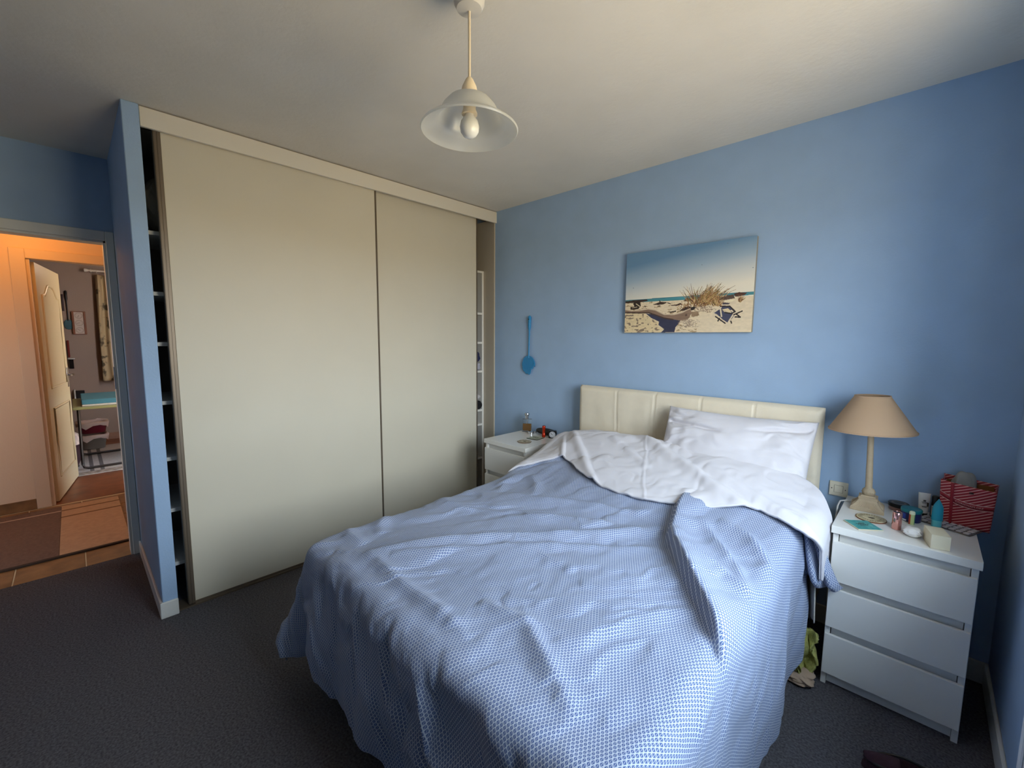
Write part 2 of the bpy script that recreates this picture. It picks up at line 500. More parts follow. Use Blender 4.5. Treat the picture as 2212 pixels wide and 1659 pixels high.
b = B(); b.box(-D - 0.102, -D - 0.1, -4.2, DO_Y0, 0, H); b.box(-D - 0.102, -D - 0.1, DO_Y1, -1.4, 0, H); b.box(-D - 0.102, -D - 0.1, DO_Y0, DO_Y1, DO_Z, H)
struct(b.build('wall_hall_side', M_HALLWALL))
struct(B().box(HX, HX + 0.012, -4.2, FD_Y0 - 0.085, 0, 0.085, 0.002, 1).build('baseboard_hall', M_BROWNTILE))
t2 = struct(B().box(HX, HX + 0.016, FD_Y0 - 0.085, FD_Y0, 0, FD_Z + 0.075, 0.003, 1).build('trim_2', M_HALLTRIM))
B().box(HX, HX + 0.016, FD_Y0, FD_Y1 + 0.085, FD_Z, FD_Z + 0.075, 0.003, 1).build('head_architrave', M_HALLTRIM, t2)
B().box(HX, HX + 0.016, FD_Y1, FD_Y1 + 0.085, 0, FD_Z, 0.003, 1).build('side_architrave', M_HALLTRIM, t2)
B().box(HX - 0.08, HX, FD_Y0 - 0.001, FD_Y0 + 0.02, 0, FD_Z).build('jamb_lining', M_HALLTRIM, t2)
# far room
struct(B().box(FX - 0.1, HX, -4.3, -0.9, -0.06, -0.001).build('floor_far_room', M_WOODFLOOR))
struct(B().box(FX - 0.1, HX - 0.08, -4.3, -0.9, H, H + 0.08).build('ceiling_far_room', M_FARWALL))
struct(B().box(FX - 0.1, FX, -4.3, -0.9, 0, H).build('wall_far_room', M_FARWALL))
struct(B().box(FX, HX - 0.08, -0.9, -0.8, 0, H).build('wall_far_room_right', M_FARWALL))
struct(B().box(FX, HX - 0.08, -4.3, -4.2, 0, H).build('wall_far_room_left', M_FARWALL))
struct(B().box(FX, FX + 0.012, -2.64, -0.9, 0, 0.09).build('baseboard_far_room', mat('far_baseboard', (150, 110, 84), 0.6)))
# open panel door to the far room
dl = 0.86
ang = math.atan2(0.13, -0.88)
M_PDOOR = mat('ivory_panel_door', (214, 198, 160), 0.35)
door = tag(B().box(0, dl, -0.02, 0.02, 0.008, 2.03, 0.002, 1).build('panel_door', M_PDOOR), 'ivory panelled door standing open into the far room', 'door')
door.location = (HX - 0.075, FD_Y0 + 0.022, 0)
door.rotation_euler = (0, 0, ang)
def arch(x0, x1, z0, z1, rise):
    pts = [(x0, z0), (x1, z0), (x1, z1)]
    for k in range(1, 20):
        t = k / 20
        x = x1 + (x0 - x1) * t
        s = abs(2 * t - 1)
        q_ = min(1.0, max(0.0, (0.82 - s) / 0.62)); pts.append((x, z1 + rise * q_ * q_ * (3 - 2 * q_)))
    pts.append((x0, z1))
    return pts
for side in (1, -1):
    for nm, pts in (('upper_panel', arch(0.13, dl - 0.13, 0.98, 1.78, 0.09)), ('lower_panel', [(0.13, 0.2), (dl - 0.13, 0.2), (dl - 0.13, 0.80), (0.13, 0.80)])):
        pm = Matrix(((1, 0, 0, 0), (0, 0, side, side * 0.02), (0, 1, 0, 0), (0, 0, 0, 1)))
        o = B().prism([(x * 0.9 + dl * 0.05, z * 0.96 + (1.38 if nm == 'upper_panel' else 0.5) * 0.04) for x, z in pts], 0, 0.006, mtx=pm).build(nm, M_PDOOR, door)
        B().tube([(x, side * 0.021, z) for x, z in pts + [pts[0]]], 0.010, 8).build('moulding', M_PDOOR, o, True)
    b = B()
    b.box(dl - 0.075, dl - 0.035, side * 0.02 - 0.003, side * 0.02 + 0.003, 0.93, 1.12, 0.001, 1)
    b.tube([(dl - 0.055, side * 0.02, 1.05), (dl - 0.055, side * 0.065, 1.05), (dl - 0.17, side * 0.068, 1.05)], 0.009)
    b.build('door_handle', M_CHROME, door, True)
# hall ceiling lamp (above the door head, out of frame)
hl = thing('ceiling_globe', 'warm glowing globe lamp under the hall ceiling', 'lamp', (-2.12, -2.80, 2.34))
M_GLOBE = mat('lit_warm_globe', (255, 190, 110), 0.4, emit=(255, 158, 62), estr=2.0)
B().lathe([(0, -0.085), (0.05, -0.075), (0.085, -0.03), (0.09, 0), (0.08, 0.05), (0.04, 0.09), (0, 0.095)], 24).build('globe', M_GLOBE, hl, True)
B().lathe([(0.0, 0.09), (0.05, 0.09), (0.06, 0.15), (0.06, 0.16), (0, 0.16)], 24).build('ceiling_mount', M_CHROME, hl, True)
pl = bpy.data.lights.new('hall_bulb', 'POINT'); pl.energy = 0.85; pl.color = (1.0, 0.42, 0.09); pl.shadow_soft_size = 0.10
po = bpy.data.objects.new('hall_bulb', pl); po.location = (0, 0, -0.13); po.parent = hl; COL.objects.link(po)
fl = thing('ceiling_globe', 'added globe lamp, out of view, lighting the far room', 'lamp', (-4.0, -1.75, 2.34))  # added unseen lamp, stands in for the far room's dim daylight
B().lathe([(0, -0.085), (0.05, -0.075), (0.085, -0.03), (0.09, 0), (0.08, 0.05), (0.04, 0.09), (0, 0.095)], 24).build('globe', mat('fill_globe', (255, 225, 190), 0.4, emit=(255, 214, 170), estr=3.0), fl, True)
B().lathe([(0.0, 0.09), (0.05, 0.09), (0.06, 0.15), (0.06, 0.16), (0, 0.16)], 24).build('ceiling_mount', M_CHROME, fl, True)
pl = bpy.data.lights.new('far_fill', 'POINT'); pl.energy = 2.6; pl.color = (1.0, 0.80, 0.62); pl.shadow_soft_size = 0.10  # fill light inside the added globe
po = bpy.data.objects.new('far_fill', pl); po.location = (0, 0, -0.13); po.parent = fl; COL.objects.link(po)
# hall rug: brown field, beige field with two inlaid lines
M_RUGB = mat('brown_rug_pile', (112, 88, 76), 0.97, var=0.15, vscale=60, bump=0.6, bscale=400)
M_RUGC = mat('beige_rug_pile', (188, 152, 120), 0.97, var=0.08, vscale=30, bump=0.6, bscale=400)
M_RUGL = mat('dark_rug_line', (120, 86, 58), 0.97)
M_RUGP = mat('pale_rug_line', (186, 158, 140), 0.97)
rug = thing('hall_rug', 'brown and beige hall rug with thin inlaid stripes', 'rug', (0, 0, 0))
B().box(-2.40, -1.235, -2.735, -2.385, 0.0005, 0.012, 0.003, 1).build('beige_field', M_RUGC, rug)
B().box(-2.40, -1.235, -3.75, -2.735, 0.0005, 0.0115, 0.003, 1).build('brown_field', M_RUGB, rug)
for x in (-2.265, -2.085):
    B().box(x - 0.012, x + 0.012, -2.735, -2.387, 0.011, 0.0126).build('dark_stripe', M_RUGL, rug)
B().box(-2.275, -2.255, -3.75, -2.735, 0.011, 0.0122).build('pale_stripe', M_RUGP, rug)
B().box(-1.25, -1.225, -3.75, -2.385, 0.0005, 0.0125, 0.002, 1).build('bound_edge', mat('rug_binding', (62, 46, 36), 0.95), rug)
# far room rug
r2 = thing('striped_rug', 'off-white rug with grey stripes under the folding table', 'rug', (0, 0, 0))
B().box(-4.95, -3.42, -2.72, -1.4, 0.0005, 0.010, 0.003, 1).build('rug_field', mat('offwhite_rug', (186, 178, 172), 0.97, var=0.1, vscale=50), r2)
M_GRSTRIPE = mat('grey_rug_stripe', (104, 98, 98), 0.97)
for y in (-2.52, -2.44):
    B().box(-4.94, -3.55, y - 0.016, y + 0.016, 0.009, 0.0108).build('stripe', M_GRSTRIPE, r2)
B().box(-3.55, -3.43, -2.72, -1.4, 0.009, 0.0106).build('patterned_border', mat('rug_border', (148, 136, 124), 0.97, var=0.5, vscale=22), r2)
# folding table
M_FRAME = mat('dark_grey_steel', (66, 62, 60), 0.4, metal=0.5)
tb = thing('folding_table', 'folding table with pale green top on dark steel frames', 'table', (-3.95, -2.2, 0.0))
B().box(-0.46, 0.46, -0.42, 0.5, 0.675, 0.70, 0.006, 2).build('table_top', mat('pale_green_laminate', (150, 152, 102), 0.4), tb)
for x in (0.29, -0.47):
    b = B()
    b.tube([(x, -0.38, 0.675), (x, -0.385, 0.07), (x, -0.375, 0.035), (x, -0.345, 0.024), (x, 0.3, 0.024), (x, 0.33, 0.05), (x, 0.34, 0.675)], 0.013, 8)
    b.build('leg_frame', M_FRAME, tb, True)
B().tube([(0.29, -0.38, 0.64), (-0.47, -0.38, 0.64)], 0.010).build('side_brace', M_FRAME, tb, True)
b = B()
b.box(-4.33, -3.60, -2.55, -2.0, 0.715, 0.765, 0.004, 1)
fo = tag(b.build('document_folder', mat('teal_folder', (70, 128, 142), 0.5)), 'teal document folder lying on the green table', 'folder')
fo = tag(B().box(-4.30, -3.56, -2.55, -2.02, 0.7005, 0.7145, 0.002, 1).build('paper_stack', mat('white_paper', (214, 210, 200), 0.8)), 'stack of white papers under the teal folder', 'papers')
# basket and tub
def tub(name, label, cat, loc, r0, r1, h, rgb, liner=None):
    t = thing(name, label, cat, loc)
    n = 24
    def ring(rx, ry, z):
        return [(rx * (abs(math.cos(a)) ** 0.6) * (1 if math.cos(a) >= 0 else -1), ry * (abs(math.sin(a)) ** 0.6) * (1 if math.sin(a) >= 0 else -1), z) for a in [2 * math.pi * k / n for k in range(n)]]
    rows = [ring(r0 * .8, r0 * .8, 0.0), ring(r0, r0, 0.006), ring(r1, r1, h), ring(r1 + .008, r1 + .008, h), ring(r1 + .008, r1 + .008, h + .008), ring(r1 - .004, r1 - .004, h + .008), ring(r0 - .01, r0 - .01, 0.01), ring(r0 * .3, r0 * .3, 0.01)]
    P = np.array(rows).transpose(1, 0, 2)
    new_obj('bin_wall', grid_mesh('bin_wall', P, closed_u=True), mat('bin_' + cat + str(rgb[0]), rgb, 0.5), t, True)
    if liner:
        P2 = []
        for k in range(n):
            a = 2 * math.pi * k / n
            w = 0.02 * math.sin(5 * a) + 0.012 * math.sin(9 * a + 1)
            rr = r1 + 0.014
            c = (abs(math.cos(a)) ** 0.6) * (1 if math.cos(a) >= 0 else -1); s = (abs(math.sin(a)) ** 0.6) * (1 if math.sin(a) >= 0 else -1)
            P2.append([(c * (rr), s * (rr), h - 0.04 + w), (c * (rr + .006), s * (rr + .006), h), (c * rr, s * rr, h + 0.014), (c * (r1 - .02), s * (r1 - .02), h + 0.012 + w * 0.6), (c * (r1 - .03), s * (r1 - .03), h - 0.05)])
        new_obj('bag_liner', grid_mesh('bag_liner', np.array(P2), closed_u=True), mat('thin_white_plastic', (206, 186, 178), 0.35), t, True)
    return t
tub('waste_basket', 'low grey basket lined with a white bag on the far room floor', 'basket', (-4.83, -2.47, 0.0105), 0.105, 0.13, 0.17, (140, 132, 122), True)
tub('storage_tub', 'crimson tub lined with white plastic stacked on the grey basket', 'tub', (-4.83, -2.465, 0.214), 0.115, 0.135, 0.13, (124, 32, 58), True)
# upholstered chair by the door
ch = thing('desk_chair', 'dark maroon chair with a striped cover behind the open door', 'chair', (-3.85, -2.75, 0.0))
n = 24
prof = [(0.0, 0.03), (0.13, 0.03), (0.16, 0.10), (0.165, 0.25), (0.15, 0.34), (0.10, 0.38), (0, 0.39)]
B().lathe(prof, 24).build('seat_body', mat('maroon_velvet', (52, 26, 36), 0.85), ch, True)
B().lathe([(0.166, 0.27), (0.168, 0.32), (0.153, 0.375), (0.11, 0.41), (0, 0.425), (0, 0.40), (0.10, 0.385), (0.150, 0.345), (0.160, 0.30), (0.166, 0.27)], 24).build('striped_cover', mat('chair_cover', (206, 188, 180), 0.9, var=0.3, vscale=30), ch, True)
B().lathe([(0, 0.0105), (0.12, 0.0105), (0.14, 0.02), (0.13, 0.032), (0, 0.032)], 24).build('foot_ring', M_BLACK, ch, True)
# cabinet behind the door
cb = thing('tall_cabinet', 'tall brown wooden cabinet against the far room wall', 'cabinet', (FX + 0.26, -2.95, 0))
M_CAB = mat('brown_cabinet_wood', (116, 88, 66), 0.5, var=0.12, vscale=5)
B().box(-0.25, 0.25, -0.32, 0.315, 0.0, 1.93, 0.004, 1).build('carcass', M_CAB, cb)
for y0, y1 in ((-0.31, -0.003), (0.003, 0.305)):
    d = B().box(0.251, 0.268, y0, y1, 0.06, 1.92, 0.003, 1).build('cabinet_door', M_CAB, cb)
    B().tube([(0.268, (-0.03 if y0 < 0 else 0.03), 0.9), (0.285, (-0.03 if y0 < 0 else 0.03), 0.93), (0.285, (-0.03 if y0 < 0 else 0.03), 1.02), (0.268, (-0.03 if y0 < 0 else 0.03), 1.05)], 0.005).build('handle', M_CHROME, d, True)
tag(B().box(FX + 0.30, FX + 0.315, -2.76, -2.655, 1.932, 2.12, 0.001, 1).build('paper_notice', mat('white_paper', (214, 210, 200), 0.8)), 'white printed notice standing on the brown cabinet', 'notice')
cloth_lump('knitted_hat', 'dark teal hat on top of the brown cabinet', 'hat', (FX + 0.17, -2.74, 1.931), (0.2, 0.17, 0.25), (36, 52, 60), 21)
# things on the far wall
cl = thing('weather_station', 'wood framed weather station with three white dials on the far wall', 'barometer', (FX + 0.001, -2.487, 1.45))
M_WOOD = mat('warm_oak', (120, 72, 44), 0.5, var=0.15, vscale=12)
B().box(0, 0.02, -0.05, 0.05, 0.006, 0.294, 0.002, 1).build('dial_board', mat('ivory_board', (190, 174, 160), 0.6), cl)
for y in (-0.055, 0.055):
    B().box(0, 0.028, y - 0.011, y + 0.011, 0, 0.30, 0.003, 1).build('frame_side', M_WOOD, cl)
for z in (0.004, 0.296):
    B().box(0, 0.026, -0.05, 0.05, z - 0.004, z + 0.004, 0.001, 1).build('frame_rail', M_WOOD, cl)
M_INK = mat('dark_ink', (48, 40, 38), 0.7)
for z in (0.055, 0.15, 0.245):
    d = B().lathe([(0.038, 0), (0.038, 0.003), (0.034, 0.003), (0.034, 0)], 28, mtx=Matrix(((0, 0, 1, 0.02), (1, 0, 0, 0), (0, 1, 0, z), (0, 0, 0, 1)))).build('dial_ring', mat('dial_rim', (150, 134, 120), 0.5), cl, True)
    b = B()
    for k in range(12):
        a = k * math.pi / 6
        b.box(0.0202, 0.0212, -0.0012, 0.0012, 0.026, 0.032, mtx=Matrix.Translation((0, 0, z)) @ Matrix.Rotation(a, 4, 'X'))
    b.box(0.0215, 0.0225, -0.0016, 0.0016, -0.006, 0.024, mtx=Matrix.Translation((0, 0, z)) @ Matrix.Rotation(0.5 + z * 9, 4, 'X'))
    b.build('dial_marks', M_INK, d)
def swatter(name, label, loc, hgt, pw, ph, mh, mp, axis, jag=0.0, tilt=0.0):
    """flat paddle on a long handle hanging on a wall; axis 'x': lies along x (wall y=const), 'y': along y"""
    t = thing(name, label, 'fly swatter', loc, 0 if axis == 'x' else math.pi / 2)
    t.rotation_euler[1] = tilt
    hl_ = hgt - ph
    b = B()
    zt = hgt
    b.tube([(0, -0.012, ph - 0.015), (0, -0.012, ph + 0.02), (0, -0.012, ph + hl_ * 0.62), (0, -0.012, ph + hl_ * 0.72), (0, -0.012, zt - 0.012), (0, -0.012, zt)], 0.006, 10, rs=[0.007, 0.0055, 0.006, 0.0125, 0.0135, 0.004])
    h = b.build('handle', mh, t, True)
    B().lathe([(0.0, 0), (0.0045, 0), (0.0045, 0.003), (0, 0.003)], 12, mtx=Matrix(((1, 0, 0, 0), (0, 0, -1, -0.0245), (0, 1, 0, zt - 0.03), (0, 0, 0, 1)))).build('hanging_hole', M_BLACK, h)
    pts = []
    for k in range(40):
        a = 2 * math.pi * k / 40
        x = pw / 2 * math.sin(a); z = ph / 2 - ph / 2 * -math.cos(a) 
        z = ph / 2 + ph / 2 * math.cos(a)
        if z < ph * 0.35:
            x *= 1.0 + 0.06 * math.sin(k * 2.4) * jag
            z += jag * 0.006 * math.sin(k * 1.9)
            if jag and x > pw * 0.15:
                z += 0.035
        pts.append((x, z))
    pm = Matrix(((1, 0, 0, 0), (0, 0, 1, -0.014), (0, 1, 0, 0), (0, 0, 0, 1)))
    p = B().prism(pts, 0, 0.004, mtx=pm).build('paddle', mp, t)
    B().tube([(x, -0.012, z) for x, z in pts + [pts[0]]], 0.0032, 6).build('rim', mp, p, True)
    b = B()
    for k in range(-4, 5):
        xx = k * pw / 10
        zz = ph * 0.42 * math.sqrt(max(0, 1 - (2 * xx / pw) ** 2))
        b.box(xx - 0.0012, xx + 0.0012, -0.0155, -0.0135, ph / 2 - zz * 0.7, ph / 2 + zz)
    b.build('ribs', mp, p)
    return t
M_SWAT = mat('bright_blue_plastic', (38, 132, 186), 0.4)
swatter('fly_swatter', 'bright blue plastic fly swatter hanging on the blue wall', (0.386, -0.001, 1.152), 0.468, 0.135, 0.145, M_SWAT, M_SWAT, 'x', jag=1.0, tilt=0.02)
swatter('fly_swatter', 'teal fly swatter with black handle beside the weather station', (FX + 0.001, -2.585, 1.515), 0.50, 0.085, 0.125, M_BLACK, mat('teal_plastic', (44, 84, 92), 0.5), 'y')
tag(B().box(FX, FX + 0.02, -2.63, -2.61, 1.75, 1.965, 0.003, 1).build('wall_strip', mat('dark_red_brown', (52, 30, 28), 0.5)), 'narrow dark brown strip on the far room wall', 'wall strip')
tag(B().box(FX, FX + 0.02, -2.62, -2.60, 1.15, 1.37, 0.003, 1).build('pennant', mat('dark_red_felt', (110, 34, 26), 0.9)), 'narrow dark red pennant on the far room wall', 'pennant')
br = thing('wall_bracket', 'small dark wall bracket with pale shelf in the far room', 'bracket', (FX, -2.59, 1.0))
B().box(0, 0.08, -0.035, 0.03, 0.125, 0.137, 0.002, 1).build('ledge', mat('white_paper', (214, 210, 200), 0.8), br)
B().prism([(0, 0), (0.012, 0), (0.06, 0.12), (0, 0.12)], -0.025, 0.015, mtx=Matrix(((1, 0, 0, 0), (0, 0, 1, 0), (0, 1, 0, 0), (0, 0, 0, 1)))).build('gusset', M_BLACK, br)
bx_ = thing('wall_box', 'black box with a white edge low on the far room wall', 'box', (FX, -2.55, 0.585))
B().box(0, 0.05, -0.035, 0.05, 0, 0.12, 0.003, 1).build('case', M_BLACK, bx_)
B().box(0, 0.055, -0.052, -0.036, -0.005, 0.135, 0.003, 1).build('edge_strip', mat('white_paper', (214, 210, 200), 0.8), bx_)
# curtain with rod
def curtain():
    t = thing('curtain', 'cream curtain with dark floral print on a white rod', 'curtain', (FX + 0.08, -2.1, 0.82))
    nu, nv = 80, 40
    u = np.linspace(0, 1, nu); v = np.linspace(0, 1, nv)
    U, V = np.meshgrid(u, v, indexing='ij')
    ynar = -0.20 + 0.50 * U
    Y = ynar + 0.05 * (1 - V) * (U - 0.3)
    X = 0.03 * np.sin(U * 2 * np.pi * 6 + 0.6 * np.sin(V * 5)) * (0.6 + 0.4 * V)
    Z = V * 1.42
    m = bpy.data.materials.new('floral_curtain')
    m.use_nodes = True
    nt = m.node_tree; bs = nt.nodes['Principled BSDF']; bs.inputs['Roughness'].default_value = 0.95
    tc = node(nt, 'ShaderNodeTexCoord'); n1 = node(nt, 'ShaderNodeTexNoise'); n1.inputs['Scale'].default_value = 6.5; n1.inputs['Detail'].default_value = 5
    nt.links.new(tc.outputs['Object'], n1.inputs[0])
    r = node(nt, 'ShaderNodeValToRGB')
    r.color_ramp.elements[0].position = 0.54; r.color_ramp.elements[0].color = (*lin((178, 158, 122)), 1)
    r.color_ramp.elements[1].position = 0.60; r.color_ramp.elements[1].color = (*lin((84, 76, 58)), 1)
    nt.links.new(n1.outputs['Fac'], r.inputs[0]); nt.links.new(r.outputs[0], bs.inputs['Base Color'])
    o = new_obj('drape', grid_mesh('drape', np.stack([X, Y, Z], -1)), m, t, True)
    sm = o.modifiers.new('thickness', 'SOLIDIFY'); sm.thickness = 0.003
    b = B(); b.tube([(0, -0.27, 1.47), (0, 0.4, 1.47)], 0.014, 10); b.lathe([(0, -0.02), (0.02, -0.015), (0.024, 0), (0.018, 0.02), (0, 0.022)], 14, mtx=Matrix(((1, 0, 0, 0), (0, 0, 1, -0.28), (0, 1, 0, 1.47), (0, 0, 0, 1))))
    b.build('rod', mat('white_rod', (206, 196, 184), 0.5), t, True)
    for k in range(6):
        B().lathe([(0.019, -0.003), (0.022, 0), (0.019, 0.003), (0.016, 0), (0.019, -0.003)], 16, mtx=Matrix(((1, 0, 0, 0), (0, 0, 1, -0.18 + k * 0.09), (0, 1, 0, 1.462), (0, 0, 0, 1)))).build('ring', mat('white_rod', (206, 196, 184), 0.5), t, True)
    b = B(); b.box(-0.08, 0, -0.235, -0.225, 1.45, 1.49); b.build('rod_bracket', mat('white_rod', (206, 196, 184), 0.5), t)
curtain()

# ------------------------------------------------------------------ bed
BX0, BX1, BYF = 0.955, 2.365, -1.93
bed = thing('double_bed', 'double bed with cream leather headboard against the blue wall', 'bed', (1.66, -1.0, 0.0))
def bl(x, y, z=0):
    return (x - 1.66, y + 1.0, z)
def headboard():
    x0, x1, z0, z1, y0, y1 = 0.945 - 1.66, 2.367 - 1.66, 0.06, 1.113, 0.90, 0.985
    nx, nz = 181, 90
    u = np.linspace(0, 1, nx); v = np.linspace(0, 1, nz)
    U, V = np.meshgrid(u, v, indexing='ij')
    X = x0 + (x1 - x0) * U; Z = z0 + (z1 - z0) * V
    ex = np.minimum(X - x0, x1 - X); ez = z1 - Z
    r = 0.035
    def rnd(d):
        t = np.clip(1 - d / r, 0, 1)
        return r * (1 - np.sqrt(np.maximum(0, 1 - t * t)))
    dep = np.maximum(rnd(ex), rnd(ez))
    seams = [1.253 - 1.66, 1.515 - 1.66, 1.789 - 1.66, 2.07 - 1.66]
    for s in seams:
        d = np.abs(X - s - 0.004 * np.sin(Z * 7 + s * 9))
        dep += 0.0045 * np.exp(-(d / 0.0045) ** 2)
        dep -= 0.0014 * np.exp(-((d - 0.012) / 0.006) ** 2)
    hz = 0.76
    dep += 0.005 * np.exp(-((Z - hz) / 0.006) ** 2) * (V < 0.9)
    dep -= 0.006 * np.sin(np.pi * np.clip((Z - hz) / (z1 - hz), 0, 1)) * (0.6 + 0.4 * np.sin((X - x0) * 22) ** 2)
    dep += 0.0025 * fbm(X * 9, Z * 9, 5, 3)
    front = np.stack([X, y0 + dep, Z], -1)
    me = grid_mesh('headboard', front)
    o = new_obj('headboard', me, M_LEATHER, bed, True)
    B().box(x0 + 0.004, x1 - 0.004, y0 + 0.03, y1, z0, z1 - 0.004, 0.012, 3).build('headboard_back', M_LEATHER, o, True)
    return o
headboard()
B().box(*[v for p in zip(bl(BX0 + 0.02, BYF + 0.03, 0.06), bl(BX1 - 0.02, -0.115, 0.28)) for v in p], 0.02, 3).build('bed_base', M_BASE, bed, True)
B().box(*[v for p in zip(bl(BX0, BYF, 0.28), bl(BX1 - 0.01, -0.112, 0.50)) for v in p], 0.05, 4).build('mattress', M_MATT, bed, True)
for x in (BX0 + 0.08, BX1 - 0.08):
    for y in (BYF + 0.1, -0.2):
        p = bl(x, y)
        B().lathe([(0, 0), (0.02, 0), (0.028, 0.065), (0, 0.065)], 16, p[0], p[1]).build('leg', M_BLACK, bed, True)

# ------------------------------------------------------------------ bedding
def surf(x, y):
    """height of the made bed (covers on mattress, rising over the pillows)"""
    ys = [-2.2, -1.95, -1.5, -1.0, -0.85, -0.75, -0.60, -0.45, -0.32, -0.2]
    zs = [0.57, 0.585, 0.600, 0.605, 0.618, 0.650, 0.705, 0.770, 0.820, 0.825]
    z = np.interp(y, ys, zs)
    k = sstep(-0.85, -0.4, y)
    c = (x - 1.62) / 0.75
    z = z - k * 0.022 * sstep(1.16, 0.98, x)
    z = z - k * 0.055 * np.clip(c, -1.2, 1.2) ** 4 + (1 - k) * 0.012 * (1 - c * c)
    return z
RIDGES = [  # polyline (x, y), height, width on left side of travel, width on right side, taper
    ([(1.93, -0.60), (1.965, -0.78), (2.003, -0.922), (2.08, -1.04), (2.15, -1.142), (2.292, -1.32), (2.40, -1.47), (2.43, -1.60)], 0.050, 0.085, 0.014),
    ([(1.10, -1.93), (1.22, -1.86), (1.33, -1.66), (1.47, -1.44), (1.63, -1.26), (1.80, -1.06), (1.93, -0.88)], 0.020, 0.025, 0.05),
    ([(1.30, -1.80), (1.43, -1.64), (1.55, -1.47), (1.72, -1.30), (1.92, -1.13), (2.0, -1.02)], 0.016, 0.02, 0.045),
    ([(1.22, -1.85), (1.45, -1.86), (1.66, -1.86), (1.85, -1.87)], 0.016, 0.03, 0.03),
    ([(1.15, -1.05), (1.35, -1.0), (1.55, -0.90), (1.78, -0.84), (1.92, -0.76)], 0.013, 0.025, 0.04),
    ([(1.35, -1.25), (1.5, -1.12), (1.7, -1.02), (1.88, -0.95)], 0.012, 0.02, 0.04),
    ([(2.05, -0.75), (2.16, -0.86), (2.27, -0.98), (2.35, -1.12)], 0.014, 0.02, 0.03),
    ([(2.12, -0.72), (2.24, -0.76), (2.34, -0.86), (2.39, -0.98)], 0.016, 0.018, 0.03),
    ([(2.10, -1.02), (2.22, -1.04), (2.34, -1.10)], 0.010, 0.02, 0.025),
    ([(1.75, -1.75), (1.92, -1.72), (2.08, -1.80), (2.2, -1.86)], 0.015, 0.03, 0.03),
    ([(0.96, -1.62), (1.03, -1.70), (1.10, -1.72)], 0.012, 0.03, 0.03),
    ([(0.95, -1.80), (1.03, -1.83), (1.14, -1.82)], 0.014, 0.03, 0.03),
    ([(0.95, -1.30), (1.05, -1.33), (1.20, -1.30)], 0.010, 0.03, 0.04),
    ([(1.10, -0.78), (1.22, -0.86), (1.30, -0.98)], 0.012, 0.03, 0.03),
    ([(1.02, -0.80), (1.05, -0.95), (1.12, -1.05)], 0.012, 0.03, 0.03),
]
def ridge_height(X, Y):
    Z = np.zeros_like(X)
    for pts, h, wl, wr in RIDGES:
        pts = np.array(pts)
        seg = np.diff(pts, axis=0); ln = np.hypot(seg[:, 0], seg[:, 1]); cum = np.concatenate([[0], np.cumsum(ln)])
        best = np.full(X.shape, 1e9); sd = np.zeros_like(X); along = np.zeros_like(X)
        for i in range(len(seg)):
            dx, dy = seg[i] / ln[i]
            px, py = X - pts[i, 0], Y - pts[i, 1]
            t = np.clip(px * dx + py * dy, 0, ln[i])
            qx, qy = px - t * dx, py - t * dy
            d = np.hypot(qx, qy)
            side = dx * py - dy * px          # > 0: left of travel
            m = d < best
            best = np.where(m, d, best); sd = np.where(m, side, sd); along = np.where(m, (cum[i] + t) / cum[-1], along)
        w = np.where(sd > 0, wl, wr)
        taper = np.clip(np.sin(np.pi * np.clip(along, 0.0, 1.0)), 0, 1) ** 0.5
        Z += h * taper * np.exp(-(best / w) ** 1.6)
    return Z
def pattern_material():
    m = bpy.data.materials.new('blue_lattice_cotton')
    m.use_nodes = True
    nt = m.node_tree
    bs = nt.nodes['Principled BSDF']
    bs.inputs['Roughness'].default_value = 0.85
    bs.inputs['Sheen Weight'].default_value = 0.08
    uv = node(nt, 'ShaderNodeUVMap'); uv.uv_map = 'UVMap'
    sp = node(nt, 'ShaderNodeSeparateXYZ')
    nt.links.new(uv.outputs[0], sp.inputs[0])
    u = math_node(nt, 'DIVIDE', sp.outputs[0], 0.0100)
    v = math_node(nt, 'DIVIDE', sp.outputs[1], 0.0167)
    def line(val, half):
        f = math_node(nt, 'FRACT', val)
        d = math_node(nt, 'ABSOLUTE', math_node(nt, 'SUBTRACT', f, 0.5))
        return math_node(nt, 'GREATER_THAN', d, 0.5 - half)
    a = line(math_node(nt, 'ADD', u, v), 0.105)
    b = line(math_node(nt, 'SUBTRACT', u, v), 0.105)
    c = line(math_node(nt, 'ADD', math_node(nt, 'MULTIPLY', u, 2.0), 0.0), 0.070)
    k = math_node(nt, 'MAXIMUM', math_node(nt, 'MAXIMUM', a, b), c)
    mx = node(nt, 'ShaderNodeMix', data_type='RGBA')
    nt.links.new(k, mx.inputs[0])
    mx.inputs[6].default_value = (*lin((76, 95, 142)), 1)
    mx.inputs[7].default_value = (*lin((188, 195, 208)), 1)
    nt.links.new(mx.outputs[2], bs.inputs['Base Color'])
    n2 = node(nt, 'ShaderNodeTexNoise'); n2.inputs['Scale'].default_value = 45; n2.inputs['Detail'].default_value = 3
    tc = node(nt, 'ShaderNodeTexCoord'); nt.links.new(tc.outputs['Object'], n2.inputs[0])
    bp = node(nt, 'ShaderNodeBump'); bp.inputs['Strength'].default_value = 0.25; bp.inputs['Distance'].default_value = 0.006
    nt.links.new(n2.outputs['Fac'], bp.inputs['Height']); nt.links.new(bp.outputs[0], bs.inputs['Normal'])
    return m
M_DUVET = pattern_material()
XL, XR, YF = 0.985, 2.315, -1.925         # where the cover starts to bend down
def drop(d, r):
    """arc length beyond the edge -> (outward, downward)"""
    q = math.pi * r / 2
    a = np.clip(d, 0, q) / r
    out = r * np.sin(a); dn = r * (1 - np.cos(a))
    e = np.maximum(d - q, 0)
    return out, dn + e, e
duvet = thing('duvet', 'blue and white lattice duvet spread over the bed, top turned back', 'duvet', (1.66, -1.3, 0.0))
DO = np.array([1.66, -1.3, 0.0])
